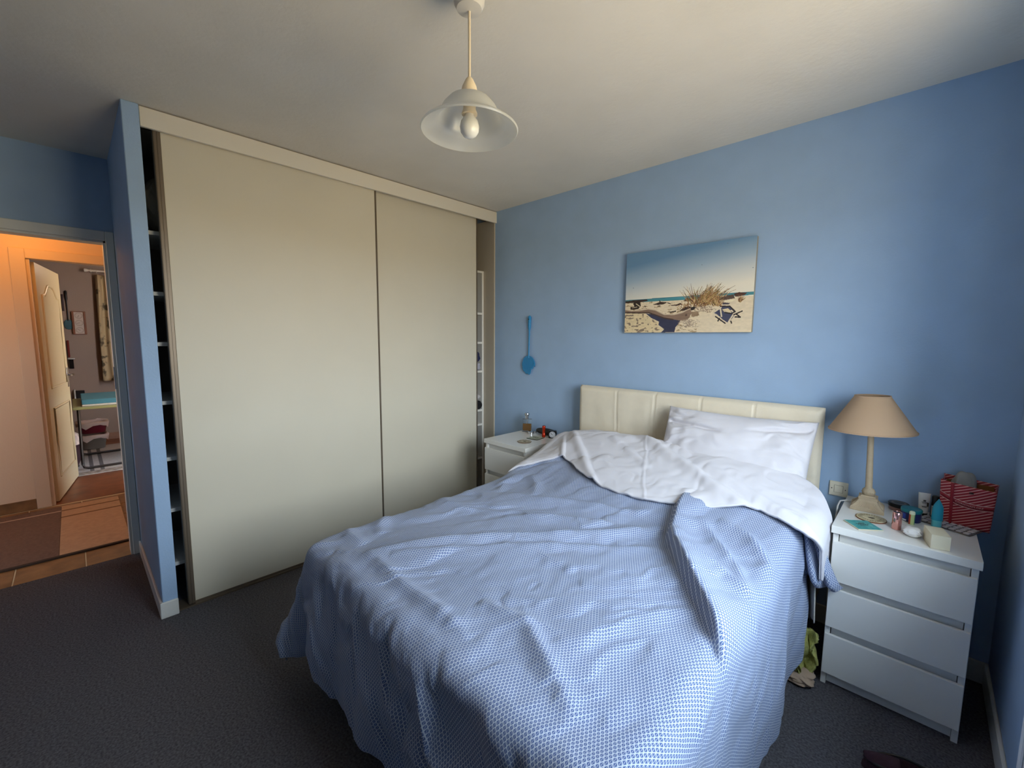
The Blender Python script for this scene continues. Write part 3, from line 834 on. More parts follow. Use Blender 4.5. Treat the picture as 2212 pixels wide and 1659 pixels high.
def make_cover():
    over_l, over_r, over_f = 0.52, 0.60, 0.495
    ns, nt_ = 470, 430
    s = np.concatenate([np.linspace(XL - over_l, XL, 95, endpoint=False), np.linspace(XL, XR, 270, endpoint=False), np.linspace(XR, XR + over_r, 105)])
    t = np.concatenate([np.linspace(-0.47, YF, 300, endpoint=False), np.linspace(YF, YF - over_f, 130)])
    S, T = np.meshgrid(s, t, indexing='ij')
    dl_ = np.maximum(XL - S, 0); dr_ = np.maximum(S - XR, 0); df_ = np.maximum(YF - T, 0)
    dx = dl_ + dr_
    p = 8.0
    q = (dx ** p + df_ ** p) ** (1 / p)
    hyp = np.hypot(dx, df_) + 1e-9
    cx = np.where(dl_ > 0, -1.0, 1.0) * dx / hyp
    cy = -df_ / hyp
    r = 0.075
    out, dn, e = drop(q, r)
    # hanging folds: perimeter coordinate
    ang = np.arctan2(df_, dx)
    corner = np.sin(2 * ang) ** 2 * (dx > 0) * (df_ > 0)
    per = np.where(df_ >= dx, S * 1.0, T * 1.0 + np.where(dl_ > 0, 7.3, 3.1))
    g = sstep(0.0, 0.35, e)
    fold = 0.020 * np.sin(per * 13 + 1.4 * np.sin(per * 5)) + 0.016 * fbm(per * 7, e * 1.5, 31, 2)
    side_r = (dr_ > 0) & (df_ < dr_)
    fold = np.where(side_r, fold * 0.4, fold)
    flare = np.where(side_r, 0.055, 0.03) * e + g * fold
    # puffed corner at the foot
    flare += corner * (0.05 * g + 0.085 * e) * np.where(dl_ > 0, 1.0, 0.25)
    # bulge of the filling
    flare += 0.022 * np.sin(np.pi * np.clip(e / 0.45, 0, 1)) * (1 - 0.95 * side_r)
    out = out + flare
    bx = np.clip(S, XL, XR); by = np.maximum(T, YF)
    X = bx + cx * out; Y = by + cy * out
    top = surf(bx, by)
    # crumple of the flat part
    rel = ridge_height(X, Y)
    w = 1 - sstep(0.0, 0.12, q)
    n1 = fbm(X * 4.2 + 0.9 * Y, Y * 3.0 - 1.5 * X, 3, 4)
    a_ = (X * 0.62 + Y * 0.78); b_ = (-X * 0.78 + Y * 0.62)
    n2 = fbm(a_ * 2.2 + 0.3 * n1, b_ * 12 + 1.6 * n1, 9, 3)
    rg_ = 1 - 2.2 * np.abs(fbm(a_ * 2.0 + 0.8 * n1 + 4, b_ * 6.0 + 1.2 * n1, 77, 3))
    rel = rel * 1.35 + 0.013 * n1 + 0.008 * n2 + 0.005 * rg_
    # diagonal pulls on the hanging foot
    pull = fbm((S + T) * 6.5 + 1.5 * n1, (S - T) * 2.2, 41, 3)
    pull2 = np.abs(fbm((S * 0.8 + T * 0.9) * 5.5 + n1, (S - T) * 1.7, 57, 2)) * np.where(side_r, 0.3, 1.0)
    X += cx * (0.016 * pull - 0.03 * pull2) * (1 - w); Y += cy * (0.020 * pull - 0.035 * pull2) * (1 - w)
    Z = top - dn + rel * (0.35 + 0.65 * w)
    lo = np.where(dx > df_, 0.085, 0.10)
    Z = np.where(Z < lo, lo - 0.05 * (1 - np.exp(-np.maximum(lo - Z, 0) / 0.05)), Z)
    # keep away from the nightstand
    Y = Y; X = np.minimum(X, 2.45)
    P = np.stack([X, Y, Z], -1) - DO
    me = grid_mesh('cover', P, np.stack([S, T], -1))
    o = new_obj('cover', me, M_DUVET, duvet, True)
    sm = o.modifiers.new('thickness', 'SOLIDIFY'); sm.thickness = 0.006; sm.offset = -1
    return o
make_cover()
def low_edge(x):
    return np.interp(x, [0.80, 0.93, 1.0, 1.06, 1.15, 1.25, 1.34, 1.50, 1.65, 1.79, 2.0, 2.12, 2.24, 2.32, 2.42, 2.50, 2.7],
                     [-0.82, -0.78, -0.72, -0.65, -0.575, -0.60, -0.66, -0.725, -0.745, -0.745, -0.69, -0.635, -0.585, -0.61, -0.635, -0.60, -0.58])
def make_fold():
    ns, nv = 300, 90
    XLF, XRF = 0.995, 2.375
    s = np.concatenate([np.linspace(XLF - 0.26, XLF, 45, endpoint=False), np.linspace(XLF, XRF, 210, endpoint=False), np.linspace(XRF, XRF + 0.27, 45)])
    v = np.linspace(0, 1, nv)
    S, V = np.meshgrid(s, v, indexing='ij')
    yl = low_edge(S)
    yu = -0.27 - 0.05 * sstep(2.1, 2.45, S) - 0.10 * sstep(2.36, 2.5, S)
    T = yu + (yl - yu) * V
    xr = XRF
    dl_ = np.maximum(XLF - S, 0); dr_ = np.maximum(S - xr, 0)
    d = dl_ + dr_
    out, dn, e = drop(d, 0.085)
    bx = np.clip(S, XLF, xr)
    X = bx + np.where(dl_ > 0, -1, 1) * (out + 0.03 * e)
    Z = surf(bx, T) - dn * np.where(dr_ > 0, 0.9, 1.0)
    # soft folds fanning from upper left to lower right
    k = 1 - 0.5 * sstep(0, .1, d)
    a_ = X * 0.75 - T * 1.0
    n1 = fbm(X * 5, T * 5, 13, 3)
    fold = 0.020 * np.exp(-(((T + 0.30) + (X - 1.55) * 0.52 + 0.03 * n1) / 0.030) ** 2) * sstep(1.45, 1.6, X) * (1 - sstep(2.3, 2.45, X))
    fold += 0.016 * np.exp(-(((T + 0.36) + (X - 1.10) * 0.95 + 0.02 * n1) / 0.028) ** 2) * sstep(1.02, 1.12, X) * (1 - sstep(1.45, 1.6, X))
    fold += 0.013 * np.exp(-(((T + 0.40) + (X - 1.05) * 1.4) / 0.02) ** 2) * sstep(1.0, 1.1, X) * (1 - sstep(1.3, 1.4, X))
    fold += 0.007 * np.exp(-(((T + 0.30) + (X - 1.30) * 0.62 + 0.03 * n1) / 0.022) ** 2) * sstep(1.28, 1.40, X) * (1 - sstep(1.6, 1.8, X))
    fold += 0.012 * np.exp(-(((T + 0.46) + (X - 2.0) * 0.35) / 0.03) ** 2) * sstep(1.9, 2.05, X) * (1 - sstep(2.35, 2.5, X))
    fold += 0.0035 * np.exp(-((X - 1.58 - 0.467 * (-0.3 - T) - 0.02 * n1) / 0.005) ** 2)      # ironed crease
    Z = Z + 0.020 + k * (fold + 0.007 * n1 + 0.008 * fbm(a_ * 9 + n1, (X + T) * 2.5, 17, 3) + 0.0045 * (1 - 2 * np.abs(fbm(a_ * 6 + 2 * n1 + 3, (X + T) * 3.0 + n1, 91, 3))))
    Z = Z + 0.010 * (1 - V) 
    # turned edge lies on the cover, hem slightly lifted
    Z = Z - 0.006 * sstep(0.9, 1.0, V) + 0.004 * np.sin(S * 60) * sstep(0.93, 1.0, V) * 0.4
    Z = Z + ridge_height(X, T) * 0.6 * V
    X = np.where(T > -0.49, np.minimum(X, 2.467), np.minimum(X, 2.52))
    P = np.stack([X, T, Z], -1) - DO
    me = grid_mesh('turned_back_edge', P, np.stack([S, T], -1))
    o = new_obj('turned_back_edge', me, M_SHEET, duvet, True)
    o['label'] = 'white underside of the duvet turned back'
    sm = o.modifiers.new('thickness', 'SOLIDIFY'); sm.thickness = 0.010; sm.offset = -1
    # stitched hem
    P2 = P[:, -7:, :].copy(); P2[..., 2] += 0.0022
    h = new_obj('hem', grid_mesh('hem', P2), M_SHEET, o, True)
    sm = h.modifiers.new('thickness', 'SOLIDIFY'); sm.thickness = 0.004; sm.offset = 1
make_fold()
def make_hanging_corner():
    """bunched corner of the cover hanging between bed and nightstand"""
    nu, nv = 90, 60
    u = np.linspace(0, 1, nu); v = np.linspace(0, 1, nv)
    U, V = np.meshgrid(u, v, indexing='ij')
    X = 2.37 + 0.135 * U * (0.55 + 0.45 * V) + 0.02 * V
    Y = -0.515 - 0.035 * np.sin(U * np.pi) - 0.022 * np.sin(U * 15 + 1.0) * (0.4 + V * 0.6) - 0.03 * V * np.sin(np.pi * V)
    zt_ = 0.675 - 0.05 * U
    zb = 0.45 + 0.03 * (1 - U) - 0.02 * np.sin(U * 3)
    Z = zt_ + (zb - zt_) * V
    # tuck the lower edge backwards
    Y = Y + 0.05 * sstep(0.85, 1.0, V) * 0.4
    P = np.stack([X, Y, Z], -1) - DO
    uv = np.stack([U * 0.26, V * 0.24], -1)
    o = new_obj('hanging_corner', grid_mesh('hanging_corner', P, uv), M_DUVET, duvet, True)
    sm = o.modifiers.new('thickness', 'SOLIDIFY'); sm.thickness = 0.012; sm.offset = 0
make_hanging_corner()
def pillow(name, label, loc, rot, w, h, t, seed):
    n = 110
    u = np.linspace(-1, 1, n); U, V = np.meshgrid(u, u, indexing='ij')
    prof = (np.clip(1 - np.abs(U) ** 2.6, 0, 1) * np.clip(1 - np.abs(V) ** 2.6, 0, 1)) ** 0.52
    pinch = 1 - 0.05 * (1 - V ** 2); pinch2 = 1 - 0.06 * (1 - U ** 2)
    X = U * w / 2 * (1 - 0.045 * (1 - np.abs(V) ** 2) * np.abs(U) ** 3)
    Y = V * h / 2 * (1 - 0.055 * (1 - np.abs(U) ** 2) * np.abs(V) ** 3)
    edge = np.maximum(np.abs(U), np.abs(V))
    a = np.arctan2(V, U)
    wr = fbm(U * 2.6 + 9, V * 7 + 1.2 * fbm(U * 3, V * 3, seed + 9, 2), seed, 3) * (0.25 + sstep(0.25, 0.9, np.abs(U))) * (1 - sstep(0.94, 1.0, edge)) * 0.6
    wr = wr - 0.9 * np.exp(-((V - 0.55 + 0.14 * U) / 0.035) ** 2) * sstep(0.0, 0.35, -U) * (1 - sstep(0.9, 1, edge))
    wr = wr - 0.6 * np.exp(-((V - 0.62 - 0.20 * U) / 0.04) ** 2) * sstep(0.1, 0.5, U) * (1 - sstep(0.9, 1, edge))
    cr = np.exp(-((np.abs(U) - 0.86) / 0.10) ** 2) * np.sin(V * 14 + 2 * np.sin(U * 6)) * 0.010
    soft = fbm(U * 2.2, V * 2.2, seed + 5, 3)
    Zt = t / 2 * prof * (1 + 0.14 * soft) + 0.027 * wr + cr * prof
    Zb = -t / 2 * prof * (1 + 0.10 * soft)
    top = np.stack([X, Y, Zt + 0.002], -1); bot = np.stack([X, Y, Zb - 0.002], -1)
    me1 = grid_mesh(name, top); me2 = grid_mesh(name + '_b', bot[::-1])
    bm = bmesh.new(); bm.from_mesh(me1); bm.from_mesh(me2)
    bpy.data.meshes.remove(me2)
    bmesh.ops.remove_doubles(bm, verts=bm.verts, dist=0.0045)
    bm.to_mesh(me1); bm.free()
    o = new_obj(name, me1, M_SHEET, None, True, loc)
    o.rotation_euler = rot
    return tag(o, label, 'pillow')
pillow('pillow', 'plump white pillow leaning against the right half of the headboard', (2.0, -0.285, 0.785), (math.radians(62), 0, math.radians(1.5)), 0.72, 0.60, 0.16, 3)
pillow('pillow', 'white pillow lying flat under the cover at the left of the headboard', (1.295, -0.345, 0.665), (math.radians(6), math.radians(-3), 0), 0.70, 0.46, 0.30, 8)
# sheet edge hanging at the right of the mattress
nu, nv = 60, 30
u = np.linspace(0, 1, nu); v = np.linspace(0, 1, nv); U, V = np.meshgrid(u, v, indexing='ij')
P = np.stack([2.392 + 0.008 * np.sin(U * 17) + 0.012 * V + 0.006 * np.sin(U * 31 + 2) + 0.048 * sstep(0.76, 0.98, U), -0.13 - 0.385 * U, 0.52 - (0.30 + 0.05 * np.sin(U * 5)) * V], -1) - np.array([2.38, -0.4, 0.2])
o = new_obj('fitted_sheet', grid_mesh('fitted_sheet', P), mat('ivory_sheet', (206, 198, 186), 0.9, bump=0.3, bscale=400), None, True, (2.38, -0.4, 0.2))
o.modifiers.new('thickness', 'SOLIDIFY').thickness = 0.004
tag(o, 'ivory sheet edge hanging from the mattress beside the nightstand', 'sheet')

# ------------------------------------------------------------------ nightstands
CW, CH, CD = 0.417, 0.692, 0.472
def nightstand(label, loc):
    t = thing('nightstand', label, 'nightstand', loc, 0, 'white three-drawer nightstands beside the bed')
    w, h, d = CW, CH, CD            # local: x 0..w, y -d..0 (front at -d), z 0..h
    B().box(0, w, -d, 0, h - 0.030, h, 0.0015, 2).build('top_panel', M_CHEST, t)
    for x0 in (0.006, w - 0.006 - 0.018):
        B().box(x0, x0 + 0.018, -d + 0.014, -0.002, 0, h - 0.030, 0.001, 1).build('side_panel', M_CHEST, t)
    B().box(0.024, w - 0.024, -0.012, -0.004, 0.02, h - 0.03).build('back_panel', M_CHEST, t)
    B().box(0.024, w - 0.024, -d + 0.032, -d + 0.046, 0.004, 0.066).build('plinth', M_CHEST, t)
    zs = [(0.462, 0.628), (0.262, 0.428), (0.056, 0.228)]
    for z0, z1 in zs:
        dr = B().box(0.008, w - 0.008, -d + 0.0, -d + 0.014, z0, z1, 0.0015, 2).build('drawer', M_CHEST, t)
        B().box(0.026, w - 0.026, -d + 0.030, -d + 0.044, z1 - 0.03, z1 + 0.036).build('grip_recess', M_CHEST, dr)
        B().box(0.03, w - 0.03, -d + 0.0145, -0.05, z0 + 0.01, z1 - 0.035).build('drawer_box', M_CHEST, dr)
    return t
nightstand('white three-drawer nightstand by the window, crowded with cosmetics and a lamp', (2.4746, -0.013, 0.0))
nightstand('white three-drawer nightstand between wardrobe and bed, carrying a clock and perfume', (0.373, -0.013, 0.0))
ZT = CH + 0.0006

# ------------------------------------------------------------------ canvas print
def canvas():
    t = thing('canvas_print', 'canvas print of a sandy beach with driftwood and grasses on the blue wall', 'picture', (1.63, -0.001, 1.48))
    w, h = 0.758, 0.505
    x0 = 1.2516 - 1.63
    B().box(x0, x0 + w, -0.029, -0.004, 0.0, h, 0.002, 1).build('stretcher', mat('canvas_edge', (150, 142, 128), 0.85), t)
    # homography from close-up coordinates to unit square
    src = np.array([(60, 262), (2138, 20), (2005, 1548), (10, 1510)], float)
    dst = np.array([(0, 1), (1, 1), (1, 0), (0, 0)], float)
    A = []
    for (x, y), (u, v) in zip(src, dst):
        A.append([x, y, 1, 0, 0, 0, -u * x, -u * y]); A.append([0, 0, 0, x, y, 1, -v * x, -v * y])
    hh = np.append(np.linalg.solve(np.array(A), dst.ravel()), 1).reshape(3, 3)
    def to_uv(p):
        p = np.array(p, float).reshape(-1, 2)
        q = np.c_[p, np.ones(len(p))] @ hh.T
        return q[:, :2] / q[:, 2:]
    nx, ny = 420, 280
    U, V = np.meshgrid((np.arange(nx) + .5) / nx, (np.arange(ny) + .5) / ny, indexing='ij')
    img = np.zeros((nx, ny, 3))
    def L_(c): return np.array(lin(c))
    def inside(pts):
        q = to_uv(pts)
        r = np.zeros(U.shape, bool)
        n = len(q)
        for i in range(n):
            (xa, ya), (xb, yb) = q[i], q[(i + 1) % n]
            c = ((ya > V) != (yb > V)) & (U < (xb - xa) * (V - ya) / (yb - ya + 1e-12) + xa)
            r ^= c
        return r
    def fill(pts, c, n=0.0, seed=0, sc=(40, 40)):
        m = inside(pts)
        cc = L_(c)[None, None, :] * (1 + n * fbm(U * sc[0], V * sc[1], seed, 4)[..., None])
        img[m] = np.clip(cc, 0, 1)[m] if n else L_(c)
    def stroke(pts, wd, c, wd1=None):
        q = to_uv(pts)
        for i in range(len(q) - 1):
            a, b = q[i], q[i + 1]
            lo = np.minimum(a, b) - 0.03; hi = np.maximum(a, b) + 0.03
            i0, i1 = int(max(0, lo[0] * nx)), int(min(nx, hi[0] * nx + 1)); j0, j1 = int(max(0, lo[1] * ny)), int(min(ny, hi[1] * ny + 1))
            if i1 <= i0 or j1 <= j0: continue
            uu = U[i0:i1, j0:j1] * 1.5; vv = V[i0:i1, j0:j1]
            dx, dy = (b[0] - a[0]) * 1.5, b[1] - a[1]
            ll = dx * dx + dy * dy + 1e-9
            tt = np.clip(((uu - a[0] * 1.5) * dx + (vv - a[1]) * dy) / ll, 0, 1)
            d = np.hypot(uu - a[0] * 1.5 - tt * dx, vv - a[1] - tt * dy)
            f = i / max(1, len(q) - 1)
            ww = (wd + ((wd1 if wd1 is not None else wd) - wd) * (f + tt / max(1, len(q) - 1)))
            m = d < ww
            img[i0:i1, j0:j1][m] = L_(c)
    # sky
    hz = 0.385
    k = np.clip((V - hz) / (1 - hz), 0, 1)
    dim = np.clip(k * 1.25 - 0.42 * U + 0.10, 0, 1)[..., None]
    stops = [(0, (236, 226, 206)), (0.3, (206, 208, 204)), (0.6, (160, 180, 196)), (1.0, (104, 142, 176))]
    for i in range(3):
        a, b = stops[i], stops[i + 1]
        f = np.clip((dim - a[0]) / (b[0] - a[0]), 0, 1)
        img = np.where(dim >= a[0], L_(a[1]) * (1 - f) + L_(b[1]) * f, img)
    # sea and sand
    fill([(0, 1000), (1100, 950), (2090, 908), (2070, 960), (1100, 1020), (380, 1040), (0, 1045)], (76, 142, 152), 0.15, 2, (6, 60))
    fill([(0, 1000), (1100, 950), (2090, 908), (2090, 918), (1100, 962), (0, 1010)], (58, 118, 134))
    fill([(0, 1040), (380, 1030), (960, 1018), (1250, 1000), (1500, 1010), (1780, 970), (2080, 985), (2060, 1600), (-50, 1600), (-50, 1040)], (228, 209, 178), 0.10, 4, (50, 70))
    sd = fbm(U * 36, V * 80, 6, 4)
    m = inside([(0, 1040), (380, 1030), (960, 1018), (1250, 1000), (1780, 970), (2080, 985), (2060, 1600), (-50, 1600)]) & (sd > 0.34) & (U < 0.62)
    img[m] = L_((166, 140, 104))
    fill([(-20, 1200), (330, 1215), (430, 1290), (560, 1370), (540, 1420), (610, 1475), (570, 1530), (-20, 1530)], (228, 206, 164), 0.12, 8, (40, 50))
    sd = fbm(U * 42 + 9, V * 50, 12, 3)
    m = inside([(-20, 1210), (330, 1225), (430, 1300), (550, 1370), (600, 1475), (570, 1530), (-20, 1530)]) & (sd > 0.22)
    img[m] = L_((142, 122, 104))
    # shadow of the log (printed)
    fill([(350, 1215), (600, 1250), (780, 1310), (900, 1340), (860, 1400), (820, 1440), (800, 1520), (590, 1520), (640, 1470), (550, 1400), (560, 1350), (440, 1290)], (56, 58, 82), 0.15, 21, (20, 20))
    # back driftwood
    fill([(0, 1020), (180, 1000), (370, 995), (390, 1015), (250, 1040), (0, 1045)], (60, 44, 36), 0.4, 3)
    fill([(150, 1050), (220, 1010), (260, 1030), (275, 1090), (230, 1145), (110, 1150), (105, 1110), (170, 1100)], (52, 38, 32), 0.5, 5)
    stroke([(200, 1060), (255, 1100)], 0.006, (206, 190, 160)); stroke([(140, 1120), (210, 1110)], 0.005, (190, 170, 140))
    fill([(460, 1080), (570, 1040), (565, 1000), (590, 1035), (690, 1050), (640, 1075), (550, 1085)], (58, 42, 34), 0.4, 9)
    stroke([(700, 1055), (740, 1070)], 0.005, (60, 46, 36)); stroke([(540, 1105), (580, 1100)], 0.005, (70, 54, 40)); stroke([(335, 1100), (345, 1110)], 0.006, (70, 54, 40))
    fill([(750, 1090), (840, 1085), (900, 1060), (930, 1085), (850, 1105), (760, 1105)], (72, 50, 38), 0.4, 10)
    # the large log
    fill([(-10, 1140), (130, 1165), (250, 1160), (380, 1140), (500, 1160), (560, 1205), (640, 1235), (800, 1240), (920, 1215), (1060, 1150), (1075, 1230), (1030, 1310), (930, 1345), (780, 1320), (620, 1290), (520, 1245), (400, 1200), (280, 1205), (120, 1205), (-10, 1190)], (140, 114, 96), 0.28, 14, (14, 60))
    stroke([(0, 1145), (130, 1170), (260, 1165), (390, 1145), (500, 1165), (640, 1238), (800, 1243), (920, 1218), (1050, 1155)], 0.006, (206, 184, 156))
    stroke([(0, 1195), (280, 1205), (400, 1205), (520, 1250), (640, 1295), (780, 1322)], 0.008, (76, 58, 50))
    fill([(970, 1250), (1000, 1235), (1010, 1265), (980, 1280)], (100, 78, 66))
    fill([(1070, 1205), (1180, 1215), (1195, 1265), (1100, 1290), (1070, 1280)], (150, 124, 100), 0.3, 16)
    fill([(720, 1200), (830, 1180), (830, 1200), (735, 1215)], (52, 40, 36)); fill([(880, 1190), (960, 1130), (1050, 1120), (1080, 1140), (960, 1185)], (64, 46, 38), 0.5, 17)
    fill([(1060, 1150), (1110, 1120), (1150, 1135), (1120, 1170), (1070, 1190)], (40, 34, 36))
    # dune logs on the right
    fill([(1440, 960), (1600, 965), (1740, 950), (1760, 1010), (1600, 1035), (1300, 1060), (1330, 1010)], (92, 72, 62), 0.4, 18)
    stroke([(1440, 955), (1510, 975), (1620, 968)], 0.006, (200, 180, 150))
    fill([(1740, 940), (1830, 915), (1950, 930), (1920, 960), (1840, 980), (1770, 985)], (84, 56, 44), 0.5, 19)
    fill([(1570, 1070), (1680, 1085), (1660, 1105), (1560, 1105)], (70, 64, 78)); fill([(1580, 1045), (1760, 1030), (1720, 1062), (1600, 1062)], (238, 224, 190))
    fill([(950, 1030), (1000, 990), (1080, 995), (1090, 1030), (1000, 1040)], (92, 66, 50), 0.4, 20)
    # driftwood frame on the right with printed shade
    fill([(1420, 1230), (1540, 1130), (1680, 1140), (1740, 1210), (1740, 1290), (1650, 1400), (1560, 1340), (1480, 1260)], (70, 72, 96), 0.15, 22)
    fill([(1560, 1180), (1650, 1165), (1700, 1215), (1660, 1235), (1590, 1225)], (226, 206, 166))
    for p in ([(1415, 1230), (1540, 1150)], [(1415, 1235), (1500, 1320), (1630, 1425)], [(1530, 1170), (1545, 1290)], [(1740, 1250), (1660, 1370), (1630, 1420)], [(1600, 1215), (1690, 1235)], [(1700, 1200), (1745, 1240)]):
        stroke(p, 0.0075, (224, 206, 176))
    for p in ([(1530, 1130), (1680, 1135), (1750, 1210)], [(1600, 1230), (1700, 1250), (1760, 1220)], [(1740, 1270), (1870, 1215)], [(1770, 1255), (1840, 1310), (1760, 1305)], [(1450, 1290), (1600, 1400)], [(1510, 1320), (1490, 1360)], [(1690, 1370), (1700, 1400)]):
        stroke(p, 0.007, (44, 36, 36))
    # grasses
    rg = random.Random(5)
    cols = [(122, 84, 56), (150, 106, 64), (176, 136, 86), (98, 66, 44), (128, 116, 62), (196, 160, 110)]
    for k in range(230):
        bx = rg.gauss(1260, 110); by = 1000 + rg.random() * 130 - max(0, bx - 1250) * 0.12
        ln = rg.uniform(60, 250); an = rg.uniform(-0.3, 0.9) - 0.5 * (bx < 1150)
        tx = bx + ln * math.sin(an) * 1.1; ty = by - ln * math.cos(an)
        if bx > 1200: tx += ln * 0.45; ty -= 10
        stroke([(bx, by), ((bx + tx) / 2 - 6, (by + ty) / 2 - ln * 0.08), (tx, ty)], 0.0042, rg.choice(cols), 0.0012)
    for k in range(60):
        bx = rg.gauss(1480, 35); by = rg.uniform(1080, 1130); an = rg.uniform(-0.9, 0.9); ln = rg.uniform(50, 130)
        stroke([(bx, by), (bx + ln * math.sin(an), by - ln * math.cos(an))], 0.004, rg.choice(cols), 0.001)
    for k in range(40):
        bx = rg.gauss(1000, 60); by = rg.uniform(1090, 1160); an = rg.uniform(-1, 1); ln = rg.uniform(20, 60)
        stroke([(bx, by), (bx + ln * math.sin(an), by - ln * math.cos(an))], 0.0035, rg.choice(cols[:4]), 0.001)
    for k in range(30):
        bx = rg.gauss(1840, 14); by = rg.uniform(1040, 1075); an = rg.uniform(-0.2, 1.0); ln = rg.uniform(40, 110)
        stroke([(bx, by), (bx + ln * math.sin(an), by - ln * math.cos(an))], 0.0035, rg.choice(cols), 0.001)
    for k in range(110):
        bx = rg.gauss(1010, 70); by = rg.uniform(1330, 1450); an = rg.uniform(-1.5, 1.5); ln = rg.uniform(20, 50)
        stroke([(bx, by), (bx + ln * math.sin(an), by - ln * math.cos(an) * 0.5)], 0.0018, (150, 128, 112))
    for k in range(90):
        bx = rg.gauss(1270, 90); by = rg.uniform(1130, 1230); an = rg.uniform(-1.5, 1.5); ln = rg.uniform(20, 70)
        stroke([(bx, by), (bx + ln * math.sin(an), by - ln * math.cos(an) * 0.6)], 0.0018, (142, 116, 98))
    for (px, py) in ((1245, 468), (1660, 132), (2052, 530), (152, 806)):
        stroke([(px, py), (px + 8, py)], 0.004, (120, 132, 146))
    # print as a fine mesh with face colours
    gx = np.linspace(x0, x0 + w, nx + 1); gz = np.linspace(0, h, ny + 1)
    GX, GZ = np.meshgrid(gx, gz, indexing='ij')
    me = grid_mesh('print', np.stack([GX, np.full_like(GX, -0.0296), GZ], -1))
    at = me.color_attributes.new('print_colour', 'FLOAT_COLOR', 'CORNER')
    col = np.concatenate([img, np.ones((nx, ny, 1))], -1).reshape(-1, 4)
    at.data.foreach_set('color', np.repeat(col, 4, axis=0).astype(np.float32).ravel())
    m = bpy.data.materials.new('printed_canvas')
    m.use_nodes = True
    nt = m.node_tree
    vc = node(nt, 'ShaderNodeVertexColor'); vc.layer_name = 'print_colour'
    bs = nt.nodes['Principled BSDF']; bs.inputs['Roughness'].default_value = 0.7
    nt.links.new(vc.outputs[0], bs.inputs['Base Color'])
    new_obj('print', me, m, t)
canvas()

# ------------------------------------------------------------------ pendant lamp
def pendant():
    t = thing('pendant_lamp', 'frosted glass bell pendant lamp with a bulb, hanging from the ceiling', 'lamp', (1.6235, -1.675, H))
    MC = mat('cream_bakelite', (236, 218, 188), 0.45)
    B().lathe([(0, -0.082), (0.012, -0.082), (0.038, -0.076), (0.046, -0.060), (0.050, -0.001), (0, -0.001)], 40).build('ceiling_rose', mat('white_plastic', (214, 208, 200), 0.5), t, True)
    B().tube([(0, 0, -0.06), (0.001, 0, -0.15), (0, 0, -0.28)], 0.0042, 10).build('cord', mat('cream_cord', (226, 210, 184), 0.6), t, True)
    B().lathe([(0, -0.268), (0.006, -0.268), (0.012, -0.275), (0.022, -0.295), (0.028, -0.325), (0.028, -0.335), (0, -0.335)], 32).build('cord_grip', MC, t, True)
    prof = [(0.022, -0.318), (0.040, -0.322), (0.064, -0.335), (0.082, -0.355), (0.094, -0.378), (0.101, -0.392), (0.116, -0.400), (0.136, -0.408), (0.148, -0.417), (0.151, -0.421)]
    inner = [(r - 0.003 if r > 0.03 else r, z - 0.004) for r, z in prof[::-1]]
    mg = bpy.data.materials.new('frosted_glass')
    mg.use_nodes = True
    nt = mg.node_tree
    nt.nodes.clear()
    o_ = node(nt, 'ShaderNodeOutputMaterial'); d_ = node(nt, 'ShaderNodeBsdfDiffuse'); tl = node(nt, 'ShaderNodeBsdfTranslucent'); tp = node(nt, 'ShaderNodeBsdfTransparent'); gl = node(nt, 'ShaderNodeBsdfGlossy')
    d_.inputs[0].default_value = (0.80, 0.80, 0.77, 1); tl.inputs[0].default_value = (0.85, 0.85, 0.82, 1); gl.inputs['Roughness'].default_value = 0.25
    m1 = node(nt, 'ShaderNodeMixShader'); m1.inputs[0].default_value = 0.5; m2 = node(nt, 'ShaderNodeMixShader'); m2.inputs[0].default_value = 0.22; m3 = node(nt, 'ShaderNodeMixShader'); m3.inputs[0].default_value = 0.06
    n_ = node(nt, 'ShaderNodeTexNoise'); n_.inputs['Scale'].default_value = 7
    tc = node(nt, 'ShaderNodeTexCoord'); nt.links.new(tc.outputs['Object'], n_.inputs[0])
    mr = node(nt, 'ShaderNodeMapRange'); mr.inputs[3].default_value = 0.05; mr.inputs[4].default_value = 0.38
    nt.links.new(n_.outputs['Fac'], mr.inputs[0]); nt.links.new(mr.outputs[0], m2.inputs[0])
    nt.links.new(d_.outputs[0], m1.inputs[1]); nt.links.new(tl.outputs[0], m1.inputs[2]); nt.links.new(m1.outputs[0], m2.inputs[1]); nt.links.new(tp.outputs[0], m2.inputs[2])
    nt.links.new(m2.outputs[0], m3.inputs[1]); nt.links.new(gl.outputs[0], m3.inputs[2]); nt.links.new(m3.outputs[0], o_.inputs[0])
    B().lathe(prof + inner + [prof[0]], 64).build('shade', mg, t, True)
    B().lathe([(0, -0.335), (0.019, -0.335), (0.019, -0.360), (0.024, -0.372), (0.024, -0.376), (0, -0.376)], 28).build('lamp_holder', MC, t, True)
    B().lathe([(0.013, -0.374), (0.016, -0.382), (0.0265, -0.396), (0.030, -0.412), (0.028, -0.426), (0.020, -0.438), (0.010, -0.4435), (0, -0.445)], 32).build('bulb', mat('opal_bulb', (232, 230, 224), 0.15), t, True)
pendant()

